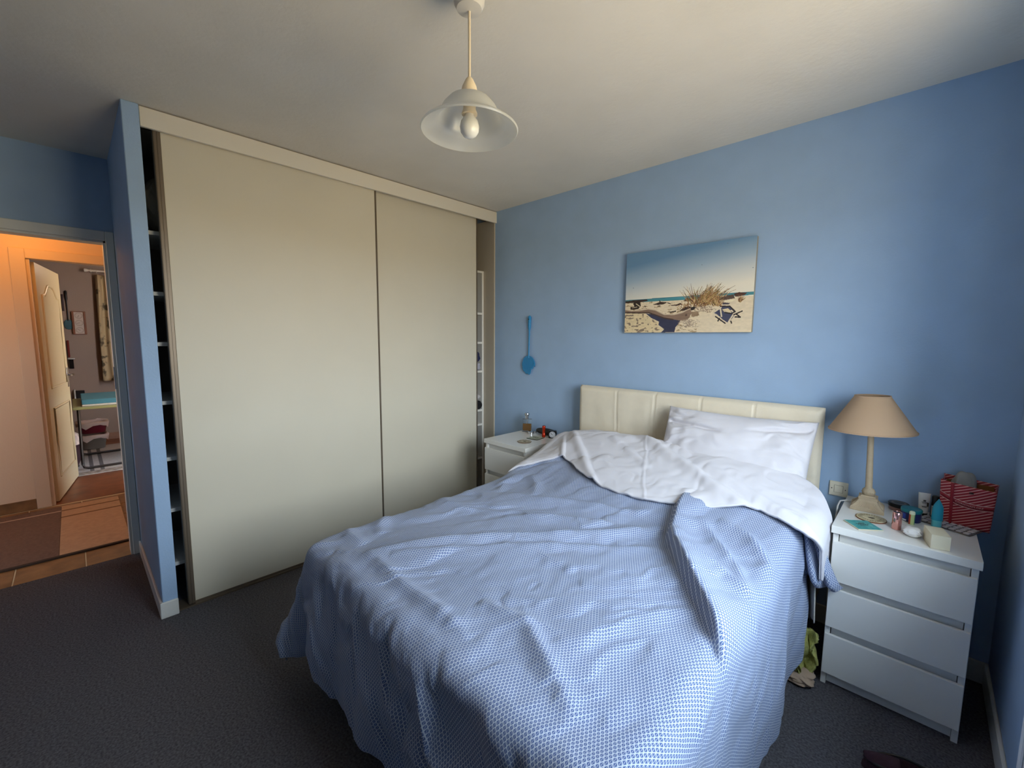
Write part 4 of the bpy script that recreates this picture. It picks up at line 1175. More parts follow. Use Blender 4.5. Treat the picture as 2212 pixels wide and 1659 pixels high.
# ------------------------------------------------------------------ table lamp, switch
def table_lamp():
    t = thing('table_lamp', 'table lamp with taupe fabric shade and carved beige base on the nightstand', 'lamp', (2.560, -0.157, ZT), math.radians(2))
    MB_ = mat('limed_beige_wood', (188, 168, 140), 0.7, var=0.08, vscale=30, bump=0.2, bscale=120)
    def sq(rows):
        b = bmesh.new()
        rings = [[b.verts.new((sx * r, sy * r, z)) for sx, sy in ((-1, -1), (1, -1), (1, 1), (-1, 1))] for r, z in rows]
        for a, c in zip(rings[:-1], rings[1:]):
            for i in range(4):
                b.faces.new((a[i], a[(i + 1) % 4], c[(i + 1) % 4], c[i]))
        b.faces.new(rings[0][::-1]); b.faces.new(rings[-1])
        q = B(); q.merge(b); return q
    ba = sq([(0.057, 0), (0.058, 0.003), (0.058, 0.012), (0.055, 0.015), (0.045, 0.025), (0.036, 0.036), (0.031, 0.046), (0.033, 0.047), (0.033, 0.057), (0.026, 0.059), (0.024, 0.063)]).build('base', MB_, t)
    b = B()
    for k in range(-6, 7):                         # carved flutes on the sloping faces
        for s in range(4):
            x = k * 0.0062
            b.tube([(x * 1.15, -0.0535, 0.017), (x * 0.82, -0.0445, 0.026), (x * 0.66, -0.0355, 0.037)], 0.0016, 5, mtx=Matrix.Rotation(s * math.pi / 2, 4, 'Z'))
    b.build('fluting', MB_, ba, True)
    pr = [(0, 0.061), (0.016, 0.062), (0.021, 0.067), (0.024, 0.077), (0.021, 0.088), (0.014, 0.094), (0.0125, 0.098), (0.0125, 0.16), (0.0115, 0.22), (0.011, 0.34), (0, 0.34)]
    B().lathe(pr, 28).build('stem', MB_, t, True)
    b = B()
    for k in range(14):
        a = k * 2 * math.pi / 14
        b.tube([(0.0170 * math.cos(a), 0.0170 * math.sin(a), 0.063), (0.0236 * math.cos(a), 0.0236 * math.sin(a), 0.077), (0.0160 * math.cos(a), 0.0160 * math.sin(a), 0.092)], 0.0015, 5)
    b.build('knop_ribs', MB_, t, True)
    ms = bpy.data.materials.new('taupe_shade_fabric')
    ms.use_nodes = True
    nt = ms.node_tree; bs = nt.nodes['Principled BSDF']; bs.inputs['Base Color'].default_value = (*lin((196, 166, 136)), 1); bs.inputs['Roughness'].default_value = 0.9
    tr_ = node(nt, 'ShaderNodeBsdfTranslucent'); tr_.inputs[0].default_value = (*lin((205, 170, 135)), 1); mm = node(nt, 'ShaderNodeMixShader'); mm.inputs[0].default_value = 0.22
    out_ = nt.nodes['Material Output']; nt.links.new(bs.outputs[0], mm.inputs[1]); nt.links.new(tr_.outputs[0], mm.inputs[2]); nt.links.new(mm.outputs[0], out_.inputs[0])
    z0, z1, r0, r1 = 0.354, 0.505, 0.152, 0.062
    sh = B().lathe([(r0, z0), (r1, z1), (r1 - 0.0025, z1), (r0 - 0.0025, z0), (r0, z0)], 56).build('shade', ms, t, True)
    b = B()
    for r, z in ((r0, z0), (r1, z1)):
        b.lathe([(r - 0.003, z - 0.002), (r + 0.0012, z - 0.002), (r + 0.0012, z + 0.003), (r - 0.003, z + 0.003), (r - 0.003, z - 0.002)], 56)
    b.build('shade_trim', mat('taupe_trim', (178, 148, 120), 0.9), sh, True)
    b = B()
    for k in range(3):
        a = k * 2 * math.pi / 3
        b.tube([(0, 0, 0.40), (r1 * 1.3 * math.cos(a), r1 * 1.3 * math.sin(a), 0.42), ((r1 + 0.002) * math.cos(a), (r1 + 0.002) * math.sin(a), z1 - 0.006)], 0.0018, 6)
    b.lathe([(0, 0.34), (0.014, 0.34), (0.016, 0.40), (0, 0.40)], 16)
    b.build('shade_carrier', M_CHROME, t, True)
    B().lathe([(0.012, 0.395), (0.017, 0.40), (0.024, 0.42), (0.02, 0.445), (0, 0.452)], 20).build('bulb', mat('opal_bulb', (232, 230, 224), 0.15), t, True)
    for o in list(t.children):                     # the stem leans a little towards the bed
        if o.name.split('.')[0] != 'base':
            o.rotation_euler[1] = -0.042
            p = Vector((0, 0, 0.06)); o.location = p - Matrix.Rotation(-0.042, 3, 'Y') @ p
    c = [(-0.045, 0.045, 0.004), (-0.075, 0.03, 0.010), (-0.096, -0.015, 0.014), (-0.101, -0.05, 0.0), (-0.1025, -0.085, -0.06), (-0.1045, -0.11, -0.18), (-0.103, -0.12, -0.40), (-0.10, -0.08, -0.60)]
    B().tube(c, 0.0032, 8).build('power_cable', mat('white_cable', (206, 204, 200), 0.5), t, True)
table_lamp()
sw = thing('light_switch', 'cream square wall switch between headboard and lamp', 'switch', (2.438, -0.0005, 0.713))
M_SW = mat('cream_switch', (222, 214, 194), 0.4)
B().box(-0.037, 0.037, -0.010, 0, -0.036, 0.036, 0.004, 2).build('plate', M_SW, sw)
B().box(-0.0185, 0.0185, -0.0105, -0.008, -0.0185, 0.0185, 0.001, 1).build('rocker_gap', mat('switch_gap', (96, 88, 76), 0.7), sw)
B().box(-0.017, 0.017, -0.0128, -0.009, -0.017, 0.017, 0.0015, 2).build('rocker', M_SW, sw)
for x in (-0.027, 0.027):
    B().lathe([(0, 0), (0.0028, 0), (0.0022, 0.0012), (0, 0.0012)], 12, mtx=Matrix(((1, 0, 0, x), (0, 0, -1, -0.0098), (0, 1, 0, 0), (0, 0, 0, 1)))).build('screw', mat('brown_screw', (74, 56, 40), 0.5), sw)

# ------------------------------------------------------------------ things on the left nightstand
def perfume():
    t = thing('perfume_bottle', 'square glass perfume bottle half full of amber liquid with silver cap', 'bottle', (0.43, -0.070, ZT), math.radians(38))
    t.scale = (1.15, 1.15, 1.15)
    g = bpy.data.materials.new('clear_glass'); g.use_nodes = True
    bs = g.node_tree.nodes['Principled BSDF']; bs.inputs['Transmission Weight'].default_value = 1.0; bs.inputs['Roughness'].default_value = 0.02; bs.inputs['IOR'].default_value = 1.45; bs.inputs['Base Color'].default_value = (0.95, 0.97, 0.97, 1)
    B().box(-0.033, 0.033, -0.014, 0.014, 0, 0.088, 0.003, 2).build('glass_body', g, t)
    B().box(-0.029, 0.029, -0.0105, 0.0105, 0.007, 0.056, 0.002, 1).build('liquid', mat('amber_liquid', (182, 128, 62), 0.1, trans=0.35), t)
    B().tube([(0.004, 0, 0.085), (-0.006, 0, 0.03)], 0.0022).build('dip_tube', mat('white_tube', (226, 224, 220), 0.4), t)
    B().lathe([(0, 0.088), (0.013, 0.088), (0.013, 0.112), (0.0170, 0.116), (0.0180, 0.123), (0.0155, 0.130), (0, 0.134)], 24).build('cap', M_CHROME, t, True)
perfume()
tin = thing('metal_tin', 'small round silver tin in front of the perfume bottle', 'tin', (0.513, -0.115, ZT))
B().lathe([(0, 0), (0.022, 0), (0.0225, 0.012), (0, 0.012)], 28).build('tin_body', M_CHROME, tin, True)
B().lathe([(0, 0.0122), (0.0235, 0.0122), (0.0235, 0.020), (0.020, 0.022), (0, 0.0215)], 28).build('tin_lid', M_CHROME, tin, True)
gc = thing('glasses_case', 'black oval spectacles case behind the orange torch', 'case', (0.625, -0.060, ZT), math.radians(4))
n = 40
u = np.linspace(0, 2 * np.pi, n, endpoint=False); v = np.linspace(0.02, np.pi - 0.02, 20); U, V = np.meshgrid(u, v, indexing='ij')
P = np.stack([0.096 * np.cos(V), 0.026 * np.sin(V) ** 0.7 * np.cos(U), 0.027 + 0.0265 * np.sin(V) ** 0.7 * np.sin(U)], -1)
new_obj('case_shell', grid_mesh('case_shell', P, closed_u=True), M_BLACK, gc, True)
B().tube([(-0.09, 0.0, 0.020), (-0.098, -0.004, 0.012), (-0.095, -0.006, 0.004)], 0.003).build('strap', M_BLACK, gc, True)
tr_ = thing('pocket_torch', 'orange-red metal pocket torch standing on end', 'torch', (0.655, -0.128, ZT))
M_TOR = mat('anodised_orange', (206, 56, 24), 0.25, metal=0.6)
B().lathe([(0, 0), (0.0125, 0), (0.013, 0.002), (0.013, 0.024), (0.011, 0.027), (0.0105, 0.058), (0.0125, 0.061), (0.0130, 0.082), (0.0115, 0.086), (0, 0.086)], 28).build('barrel', M_TOR, tr_, True)
b = B()
for k in range(12):
    a = k * math.pi / 6
    b.box(0.0122, 0.0137, -0.0012, 0.0012, 0.004, 0.022, mtx=Matrix.Rotation(a, 4, 'Z'))
b.build('grip_ribs', M_TOR, tr_)
B().lathe([(0, 0.086), (0.010, 0.086), (0.009, 0.090), (0, 0.090)], 20).build('tail_cap', mat('dark_red_cap', (70, 16, 12), 0.4), tr_, True)
ck = thing('alarm_clock', 'small square black alarm clock with a white round dial', 'clock', (0.722, -0.105, ZT), math.radians(30))
B().box(-0.029, 0.029, -0.014, 0.016, 0, 0.058, 0.006, 3).build('case', M_BLACK, ck, True)
fm = lambda z: Matrix(((1, 0, 0, 0), (0, 0, -1, z), (0, 1, 0, 0.029), (0, 0, 0, 1)))
d = B().lathe([(0, 0), (0.0235, 0), (0.0235, 0.0012), (0, 0.0012)], 36, mtx=fm(-0.0139)).build('dial', mat('white_dial', (226, 228, 234), 0.4), ck)
b = B()
for k in range(12):
    b.box(-0.0012, 0.0012, -0.0006, 0.0, 0.0165, 0.0205, mtx=Matrix.Translation((0, -0.0152, 0.029)) @ Matrix.Rotation(k * math.pi / 6, 4, 'Y'))
b.box(-0.0013, 0.0013, -0.0012, -0.0004, -0.003, 0.011, mtx=Matrix.Translation((0, -0.0152, 0.029)) @ Matrix.Rotation(-1.0, 4, 'Y'))
b.box(-0.0009, 0.0009, -0.0018, -0.001, -0.003, 0.016, mtx=Matrix.Translation((0, -0.0152, 0.029)) @ Matrix.Rotation(-0.75, 4, 'Y'))
b.build('hands_and_marks', M_INK, d)
def coaster_top(name, rgb, ink):
    m = bpy.data.materials.new(name)
    m.use_nodes = True
    nt = m.node_tree
    bs = nt.nodes['Principled BSDF']; bs.inputs['Roughness'].default_value = 0.5
    tc = node(nt, 'ShaderNodeTexCoord'); n1 = node(nt, 'ShaderNodeTexNoise'); n1.inputs['Scale'].default_value = 55; n1.inputs['Detail'].default_value = 4
    nt.links.new(tc.outputs['Object'], n1.inputs[0])
    r = node(nt, 'ShaderNodeValToRGB'); r.color_ramp.elements[0].position = 0.45; r.color_ramp.elements[1].position = 0.72
    r.color_ramp.elements[0].color = (*lin(rgb), 1); r.color_ramp.elements[1].color = (*lin(ink), 1)
    nt.links.new(n1.outputs['Fac'], r.inputs[0]); nt.links.new(r.outputs[0], bs.inputs['Base Color'])
    return m
def round_coaster(label, loc, r, rgb, ink, edge):
    t = thing('coaster', label, 'coaster', loc)
    B().lathe([(0, 0), (r - 0.001, 0), (r, 0.001), (r, 0.004), (0, 0.004)], 48).build('cork_base', mat('coaster_edge_%d' % edge[0], edge, 0.7), t, True)
    tp = B().lathe([(0, 0.0041), (r - 0.002, 0.0041), (r - 0.0025, 0.0046), (0, 0.0046)], 48).build('printed_top', coaster_top('round_print_%d' % rgb[0], rgb, ink), t)
    im = mat('coaster_ink', (104, 92, 72), 0.6)
    for ra in (0.80, 0.58):
        B().lathe([(r * ra, 0.0047), (r * ra + 0.001, 0.0047), (r * ra + 0.001, 0.0049), (r * ra, 0.0049), (r * ra, 0.0047)], 48).build('printed_ring', im, tp)
    b = B()
    for k in range(26):
        b.box(-0.0012, 0.0012, r * 0.63, r * 0.76, 0.0047, 0.0049, mtx=Matrix.Rotation(k * 2 * math.pi / 26, 4, 'Z'))
    b.build('printed_border', im, tp)
    B().prism([(-0.012, 0), (-0.004, 0.006), (0.008, 0.007), (0.014, 0.001), (0.006, -0.006), (-0.006, -0.005)], 0.0047, 0.0050).build('printed_emblem', mat('emblem_ink', (60, 54, 46), 0.6), tp)
    return t
round_coaster('round pale coaster with dark print on the left nightstand', (0.655, -0.345, ZT), 0.050, (196, 184, 158), (140, 126, 100), (96, 70, 50))
def square_coaster(label, loc, rz, s, rgb, ink, edge, mark):
    t = thing('coaster', label, 'coaster', loc, rz)
    B().box(-s, s, -s, s, 0, 0.004, 0.001, 1).build('cork_base', mat('coaster_edge_%d' % edge[0], edge, 0.7), t)
    tp = B().box(-s + 0.002, s - 0.002, -s + 0.002, s - 0.002, 0.0041, 0.0046).build('printed_top', coaster_top('square_print_%d' % rgb[0], rgb, ink), t)
    b = B()
    if mark:
        for i, (x, y, l) in enumerate(((-0.004, 0.010, 0.016), (0.002, 0.002, 0.020), (0.0, -0.008, 0.014), (0.004, 0.017, 0.010))):
            for k in range(5):
                b.box(x - l + k * l * 0.42, x - l + k * l * 0.42 + l * 0.28, y - 0.0025, y + 0.0025, 0.0047, 0.0049)
    else:
        for a0, b0, a1, b1 in ((-.02, -.01, -.006, .014), (-.006, .014, .004, -.008), (.004, -.008, .018, .012)):
            b.tube([(a0, b0, .0048), (a1, b1, .0048)], 0.0009, 5)
    b.build('printed_mark', mat('emblem_ink', (60, 54, 46), 0.6), tp)
    return t
square_coaster('square green-grey coaster between the orange torch and round coaster', (0.638, -0.205, ZT), math.radians(6), 0.048, (176, 178, 154), (120, 124, 100), (58, 62, 50), False)

# ------------------------------------------------------------------ things on the right nightstand
round_coaster('round cream coaster with printed ring beside the lamp base', (2.583, -0.292, ZT), 0.051, (214, 202, 166), (160, 146, 110), (120, 72, 44))
square_coaster('square teal coaster at the front of the right nightstand', (2.566, -0.402, ZT), math.radians(38), 0.046, (64, 148, 148), (108, 184, 178), (206, 196, 170), True)
cp = thing('lipstick_tube', 'shiny rose gold cosmetic tube standing upright', 'cosmetic tube', (2.664, -0.345, ZT))
M_ROSE = mat('rose_gold', (226, 168, 160), 0.16, metal=0.9)
B().lathe([(0, 0), (0.0135, 0), (0.0150, 0.002), (0.0150, 0.044), (0, 0.044)], 32).build('tube_base', M_ROSE, cp, True)
B().lathe([(0, 0.0445), (0.0150, 0.0445), (0.0150, 0.068), (0.0140, 0.0695), (0.0120, 0.0695), (0.0112, 0.068), (0, 0.068)], 32).build('tube_cap', M_ROSE, cp, True)
B().lathe([(0, 0.0682), (0.0110, 0.0682), (0.0110, 0.0688), (0, 0.0688)], 24).build('cap_inset', M_BLACK, cp)
jar = thing('cream_jar', 'flat black-lidded cosmetic jar behind the lamp', 'jar', (2.660, -0.078, ZT))
B().lathe([(0, 0), (0.030, 0), (0.033, 0.004), (0.033, 0.016), (0, 0.016)], 36).build('jar_body', mat('blush_jar', (150, 110, 100), 0.4), jar, True)
B().lathe([(0, 0.0162), (0.034, 0.0162), (0.036, 0.018), (0.036, 0.030), (0.034, 0.032), (0, 0.032)], 36).build('jar_lid', M_BLACK, jar, True)
B().lathe([(0.018, 0.0322), (0.026, 0.0322), (0.026, 0.0326), (0.018, 0.0326), (0.018, 0.0322)], 36).build('lid_print', mat('silver_print', (120, 112, 104), 0.5), jar)
tb2 = thing('balm_tub', 'dark blue tub with a teal screw lid', 'tub', (2.703, -0.192, ZT))
B().lathe([(0, 0), (0.030, 0), (0.032, 0.003), (0.032, 0.038), (0, 0.038)], 40).build('tub_body', mat('deep_blue_plastic', (22, 28, 92), 0.3), tb2, True)
B().lathe([(0, 0.0382), (0.033, 0.0382), (0.034, 0.040), (0.034, 0.050), (0.032, 0.0525), (0, 0.0525)], 40).build('screw_lid', mat('teal_lid', (16, 112, 124), 0.35), tb2, True)
lb = B()
for a0, a1, z0, z1 in ((-2.6, -2.1, 0.012, 0.032),):
    pts = [(0.0324 * math.cos(a0 + (a1 - a0) * k / 8), 0.0324 * math.sin(a0 + (a1 - a0) * k / 8)) for k in range(9)]
    pts2 = [(0.0326 * 1.008 * x / 0.0324 * 0.994, 0.0326 * 1.008 * y / 0.0324 * 0.994) for x, y in pts[::-1]]
    lb.prism(pts + pts2, z0, z1)
lb.build('blue_label', mat('royal_label', (36, 66, 160), 0.4), tb2)
lb = B()
pts = [(0.0324 * math.cos(-2.5 + 0.5 * k / 8), 0.0324 * math.sin(-2.5 + 0.5 * k / 8)) for k in range(9)]
lb.prism(pts + [(x * 1.012, y * 1.012) for x, y in pts[::-1]], 0.003, 0.009); lb.build('white_label', mat('white_tube', (226, 224, 220), 0.4), tb2)
lip = thing('lip_balm', 'lip balm stick with striped red and green label and pale cap', 'lip balm', (2.706, -0.240, ZT))
b = B().lathe([(0, 0), (0.0088, 0), (0.0092, 0.001), (0.0092, 0.042), (0, 0.042)], 24).build('stick_body', mat('pale_green_label', (190, 200, 140), 0.4), lip, True)
for a0, c, nm in ((-2.9, (176, 62, 34), 'red_stripe'), (-0.6, (40, 120, 84), 'green_stripe')):
    pts = [(0.0093 * math.cos(a0 + 0.9 * k / 8), 0.0093 * math.sin(a0 + 0.9 * k / 8)) for k in range(9)]
    B().prism(pts + [(x * 1.03, y * 1.03) for x, y in pts[::-1]], 0.001, 0.041).build(nm, mat(nm, c, 0.4), lip)
B().lathe([(0, 0.0422), (0.0094, 0.0422), (0.0094, 0.050), (0.007, 0.054), (0, 0.055)], 24).build('stick_cap', mat('ivory_cap', (222, 226, 196), 0.4), lip, True)
def squeeze_tube(name, label, loc, rz, r, hgt, w, rgb, caprgb, capd, lean=0.0, notch=False):
    t = thing(name, label, 'tube', loc, rz)
    t.rotation_euler[0] = lean
    n, k = 40, 20
    P = []
    for i in range(n):
        a = 2 * math.pi * i / n
        row = []
        for j in range(k + 1):
            f = j / k
            rx = r + (w / 2 - r) * f; ry = max(0.0012, r * math.sqrt(max(0, 1 - f ** 1.6)))
            z = capd + (hgt - capd) * f
            if notch:
                rx = r * (1.15 - 0.1 * f) * (1 if f < 0.55 else max(0.06, 1 - ((f - 0.55) / 0.45) ** 1.5)) 
            row.append((rx * math.cos(a), ry * math.sin(a), z))
        P.append(row)
    P = np.array(P)
    o = new_obj('tube_body', grid_mesh('tube_body', P, closed_u=True), mat('tube_%d_%d' % rgb[:2], rgb, 0.35), t, True)
    B().lathe([(0, 0), (r * 0.95, 0), (r, 0.001), (r * 1.02, capd), (0, capd)], 28).build('tube_cap', mat('tubecap_%d_%d' % caprgb[:2], caprgb, 0.35), t, True)
    return t, o
st, so = squeeze_tube('hand_cream', 'white squeeze tube standing on its black cap', (2.738, -0.085, ZT), 0.15, 0.0145, 0.100, 0.040, (218, 214, 210), (18, 18, 20), 0.014)
b = B()
for z, w in ((0.062, 0.020), (0.058, 0.014), (0.044, 0.018), (0.041, 0.014)):
    b.box(-w / 2, w / 2, -0.0155, -0.0145, z, z + 0.0014)
b.box(-0.004, 0.004, -0.0145, -0.013, 0.066, 0.072); b.box(0.008, 0.013, -0.0150, -0.0132, 0.046, 0.062)
b.build('printed_lines', mat('emblem_ink', (60, 54, 46), 0.6), so)
ro = thing('roll_on', 'small roll-on bottle with black cap and white label', 'bottle', (2.774, -0.070, ZT))
B().lathe([(0, 0), (0.0140, 0), (0.0145, 0.002), (0.0145, 0.052), (0, 0.052)], 28).build('bottle_body', M_BLACK, ro, True)
B().lathe([(0, 0.0522), (0.0140, 0.0522), (0.0140, 0.086), (0.011, 0.091), (0, 0.092)], 28).build('bottle_cap', M_BLACK, ro, True)
pts = [(0.0146 * math.cos(-2.5 + 1.9 * k / 12), 0.0146 * math.sin(-2.5 + 1.9 * k / 12)) for k in range(13)]
lbl = B().prism(pts + [(x * 1.02, y * 1.02) for x, y in pts[::-1]], 0.006, 0.050).build('label', mat('white_tube', (226, 224, 220), 0.4), ro)
b = B()
b.box(-0.009, -0.002, -0.0157, -0.0149, 0.038, 0.046)
b.build('printed_mark', M_INK, lbl)
squeeze_tube('turquoise_tube', 'turquoise squeeze tube with pointed top standing on its cap', (2.778, -0.218, ZT), 0.25, 0.0150, 0.120, 0.03, (34, 152, 176), (96, 196, 206), 0.034, notch=True)
bp_ = thing('blister_pack', 'silver blister pack lying in front of the red bag', 'blister pack', (2.812, -0.160, ZT), math.radians(-24))
B().box(-0.095, 0.085, -0.048, 0.048, 0.001, 0.0035, 0.001, 1).build('foil_card', mat('foil_card', (128, 122, 124), 0.3, metal=0.4), bp_)
pm_ = None
for i in range(8):
    for j in range(3):
        x = -0.080 + i * 0.0215; y = -0.032 + j * 0.031
        if pm_ is None:
            pm_ = B().box(-0.008, 0.008, -0.011, 0.011, 0, 0.004, 0.0018, 2).build('blister', mat('blister_white', (206, 200, 200), 0.3), bp_, True)
            pm_.location = (x, y, 0.0036)
        else:
            o = bpy.data.objects.new('blister', pm_.data); COL.objects.link(o); o.parent = bp_; o.location = (x, y, 0.0036)
def box_and_tissue():
    t = thing('cardboard_box', 'small cream cardboard box at the front edge of the nightstand', 'box', (2.776, -0.418, ZT), math.radians(13))
    M_BOX = mat('cream_card', (224, 212, 184), 0.7)
    B().box(-0.026, 0.026, -0.046, 0.046, 0, 0.051, 0.0012, 2).build('carton', M_BOX, t)
    B().box(-0.026, 0.026, -0.0465, 0.046, 0.0512, 0.0522, 0.0004, 1).build('lid_flap', M_BOX, t)
    cloth_lump('crumpled_tissue', 'crumpled white tissue beside the small cream box', 'tissue', (2.712, -0.385, ZT), (0.050, 0.05, 0.034), (228, 224, 220), 25)
box_and_tissue()
o = tag(B().prism([(-0.05, -0.03), (-0.01, -0.042), (0.03, -0.02), (0.062, 0.012), (0.02, 0.03), (-0.03, 0.034)], 0, 0.0012).build('paper_slip', mat('white_paper_slip', (222, 218, 214), 0.7), loc=(2.70, -0.315, ZT)), 'flat white paper slip behind the crumpled tissue', 'paper')
# red striped paper bag
def gift_bag():
    t = thing('paper_bag', 'red paper bag with pale diagonal stripes and a lettered band', 'bag', (2.862, -0.090, ZT), math.radians(-7))
    w, d, h = 0.142, 0.080, 0.172
    MR = bpy.data.materials.new('red_striped_paper')
    MR.use_nodes = True
    nt = MR.node_tree; bs = nt.nodes['Principled BSDF']; bs.inputs['Roughness'].default_value = 0.55
    tc = node(nt, 'ShaderNodeTexCoord'); sp = node(nt, 'ShaderNodeSeparateXYZ'); nt.links.new(tc.outputs['Object'], sp.inputs[0])
    q = math_node(nt, 'SUBTRACT', sp.outputs[2], math_node(nt, 'MULTIPLY', math_node(nt, 'ADD', sp.outputs[0], math_node(nt, 'MULTIPLY', sp.outputs[1], 1.0)), 0.55))
    f = math_node(nt, 'FRACT', math_node(nt, 'DIVIDE', q, 0.0125))
    ln_ = math_node(nt, 'LESS_THAN', f, 0.30)
    mx = node(nt, 'ShaderNodeMix', data_type='RGBA'); nt.links.new(ln_, mx.inputs[0])
    mx.inputs[6].default_value = (*lin((160, 26, 40)), 1); mx.inputs[7].default_value = (*lin((232, 168, 160)), 1)
    nt.links.new(mx.outputs[2], bs.inputs['Base Color'])
    red = mat('plain_red_paper', (156, 24, 40), 0.5); pale = mat('pale_bag_line', (230, 182, 176), 0.6); brown = mat('kraft_inside', (150, 96, 48), 0.8)
    def wave(x): return 0.010 * math.sin(x * 26) - 0.06 * x
    n = 30
    def wall(name, p0, p1, bul, mtl, top):
        nz = 16
        P = []
        for i in range(n + 1):
            f = i / n
            x = p0[0] + (p1[0] - p0[0]) * f; y = p0[1] + (p1[1] - p0[1]) * f
            nx_, ny_ = (p1[1] - p0[1]), -(p1[0] - p0[0]); l = math.hypot(nx_, ny_); nx_ /= l; ny_ /= l
            row = []
            for j in range(nz + 1):
                z = j / nz
                k = bul * math.sin(math.pi * f) * (0.3 + 0.7 * z)
                flare = 1 + 0.10 * z
                row.append((x * flare + nx_ * k, y * flare + ny_ * k, z * (h + top(f))))
            P.append(row)
        o = new_obj(name, grid_mesh(name, np.array(P)), mtl, t, True)
        o.modifiers.new('thickness', 'SOLIDIFY').thickness = 0.0012
        return o
    c = [(-w / 2, -d / 2), (w / 2, -d / 2), (w / 2, d / 2), (-w / 2, d / 2)]
    fr = wall('front_face', c[0], c[1], 0.010, MR, lambda f: 0.008 - 0.014 * f)
    wall('side_face', c[1], c[2], -0.006, MR, lambda f: -0.006 + 0.012 * f)
    wall('back_face', c[2], c[3], 0.002, MR, lambda f: 0.006 + 0.010 * f)
    wall('side_face', c[3], c[0], -0.006, MR, lambda f: 0.016 - 0.008 * f)
    B().box(-w / 2, w / 2, -d / 2, d / 2, 0, 0.0015).build('bottom', red, t)
    ins = B().box(-w / 2 + 0.004, w / 2 - 0.004, d / 2 - 0.003, d / 2 - 0.001, 0.01, h - 0.004).build('lining', brown, t)
    # band across the front, with pale borders and lettering, following the bulge
    def fp(f, z):
        x = c[0][0] + (c[1][0] - c[0][0]) * f; y = -d / 2; k = 0.010 * math.sin(math.pi * f) * (0.3 + 0.7 * z / h); fl_ = 1 + 0.10 * z / h
        return Vector((x * fl_, y * fl_ - k, z))
    def strip(name, f0, f1, zf, hw, mtl, off):
        P = []
        for i in range(31):
            f = f0 + (f1 - f0) * i / 30
            z = zf(f)
            P.append([tuple(fp(f, z - hw) + Vector((0, -off, 0))), tuple(fp(f, z + hw) + Vector((0, -off, 0)))])
        o = new_obj(name, grid_mesh(name, np.array(P)), mtl, fr, True)
        o.modifiers.new('thickness', 'SOLIDIFY').thickness = 0.0005
        return o
    zf = lambda f: 0.112 - 0.026 * f + 0.016 * (f - 0.5) ** 2 * 4 - 0.004
    strip('band', 0, 1, zf, 0.0085, red, 0.0012)
    strip('band_border', 0, 1, lambda f: zf(f) + 0.0098, 0.0013, pale, 0.0014)
    strip('band_border', 0, 1, lambda f: zf(f) - 0.0098, 0.0013, pale, 0.0014)
    P = []
    for j in range(21):
        z = (h + 0.004) * j / 20
        P.append([tuple(fp(0.20, z) + Vector((0, -0.002, 0))), tuple(fp(0.265, z) + Vector((0, -0.002, 0)))])
    o = new_obj('upright_ribbon', grid_mesh('upright_ribbon', np.array(P)), red, fr, True)
    o.modifiers.new('thickness', 'SOLIDIFY').thickness = 0.0008
    me = text_mesh('CORICHAM.GEZ', 0.0098, 0.0002, 1.05)
    for vtx in me.vertices:
        f = 0.56 + vtx.co.x / w
        p = fp(f, zf(f) + vtx.co.y)
        vtx.co = (p.x, p.y - 0.0022 - vtx.co.z, p.z)
    new_obj('lettering', me, pale, fr)
    bpy.context.view_layer.update()
    B().box(-0.006, 0.006, -d / 2 - 0.0185, -d / 2 - 0.0165, 0.145, 0.151).build('handle_slot', mat('dark_slot', (40, 8, 12), 0.8), fr).location = (0.012, 0.002, 0)
    return t
gift_bag()
cloth_lump('plastic_wrap', 'crumpled grey plastic wrap poking out of the red bag', 'wrapping', (2.848, -0.083, ZT + 0.003), (0.080, 0.05, 0.212), (152, 148, 142), 33)

# ------------------------------------------------------------------ on the floor beside the bed
def towel():
    nu, nv = 70, 50
    u = np.linspace(0, 1, nu); v = np.linspace(0, 1, nv); U, V = np.meshgrid(u, v, indexing='ij')
    X = 2.402 + 0.055 * (U - 0.1) + 0.012 * np.sin(V * 9 + U * 5)
    Y = -0.545 + 0.05 * U - 0.03 * np.sin(U * 7) + 0.03 * V + 0.012 * fbm(U * 5, V * 5, 3, 3)
    Z = 0.03 + 0.21 * V - 0.06 * U * V + 0.015 * np.sin(U * 9) * V + 0.006 * fbm(U * 9, V * 9, 8, 3)
    P = np.stack([X, Y, Z], -1) - np.array([2.43, -0.5, 0.0])
    o = new_obj('towel', grid_mesh('towel', P), mat('moss_green_terry', (170, 168, 96), 0.97, var=0.25, vscale=90, bump=1.0, bscale=260), None, True, (2.43, -0.5, 0.0))
    o.modifiers.new('thickness', 'SOLIDIFY').thickness = 0.012
    tag(o, 'moss green terry towel bunched between bed and nightstand', 'towel')
towel()
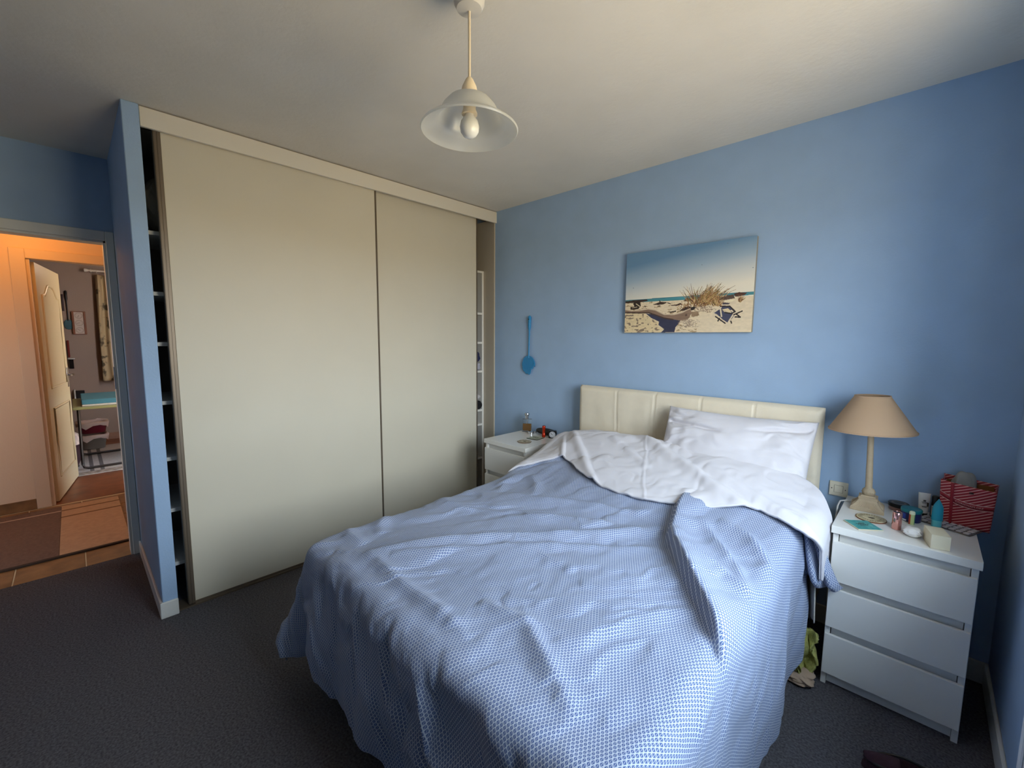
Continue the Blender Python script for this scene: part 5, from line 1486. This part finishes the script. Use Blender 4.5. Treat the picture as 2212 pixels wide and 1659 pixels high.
cloth_lump('beige_cloth', 'crumpled beige cloth on the carpet under the green towel', 'cloth', (2.415, -0.53, 0.0005), (0.11, 0.10, 0.05), (176, 150, 128), 44)
def slipper():
    t = thing('slipper', 'dark plum slipper with black rim on the carpet by the nightstand', 'slipper', (2.75, -0.79, 0.0005), math.radians(8))
    nu, nv = 48, 14
    P = []
    for i in range(nu):
        a = 2 * math.pi * i / nu
        c, s = math.cos(a), math.sin(a)
        rx, ry = 0.105, 0.045 * (1 + 0.12 * c)
        row = []
        for j in range(nv):
            f = j / (nv - 1)
            z = 0.055 * f * (1 - 0.35 * max(0, -c))
            k = 1 - 0.12 * f * f
            row.append((rx * c * k, ry * s * k, z))
        for k, z in ((0.80, 0.050), (0.74, 0.030), (0.4, 0.016), (0.02, 0.015)):
            row.append((rx * c * k, ry * s * k, z))
        P.append(row)
    new_obj('upper', grid_mesh('upper', np.array(P), closed_u=True), mat('plum_felt', (60, 32, 42), 0.9, bump=0.5, bscale=300), t, True)
    pts = [(0.094 * math.cos(2 * math.pi * k / 40), 0.041 * (1 + 0.12 * math.cos(2 * math.pi * k / 40)) * math.sin(2 * math.pi * k / 40), 0.054 * (1 - 0.35 * max(0, -math.cos(2 * math.pi * k / 40)))) for k in range(41)]
    B().tube(pts, 0.005, 8).build('rim', M_BLACK, t, True)
    # vamp
    n = 16
    V_ = []
    for i in range(n + 1):
        x = -0.01 - 0.0 + (-0.09) * (i / n)
        hw = 0.041 * math.sqrt(max(0.02, 1 - (x / 0.098) ** 2)) * 0.95
        V_.append([(x, hw * (2 * j / 12 - 1), 0.036 + 0.026 * (1 - (2 * j / 12 - 1) ** 2) * (1 - 0.5 * i / n)) for j in range(13)])
    o = new_obj('vamp', grid_mesh('vamp', np.array(V_)), mat('plum_felt', (60, 32, 42), 0.9), t, True)
    o.modifiers.new('thickness', 'SOLIDIFY').thickness = 0.004
    B().prism([(0.104 * math.cos(2 * math.pi * k / 32), 0.046 * (1 + 0.12 * math.cos(2 * math.pi * k / 32)) * math.sin(2 * math.pi * k / 32)) for k in range(32)], 0, 0.008).build('sole', M_BLACK, t)
slipper()
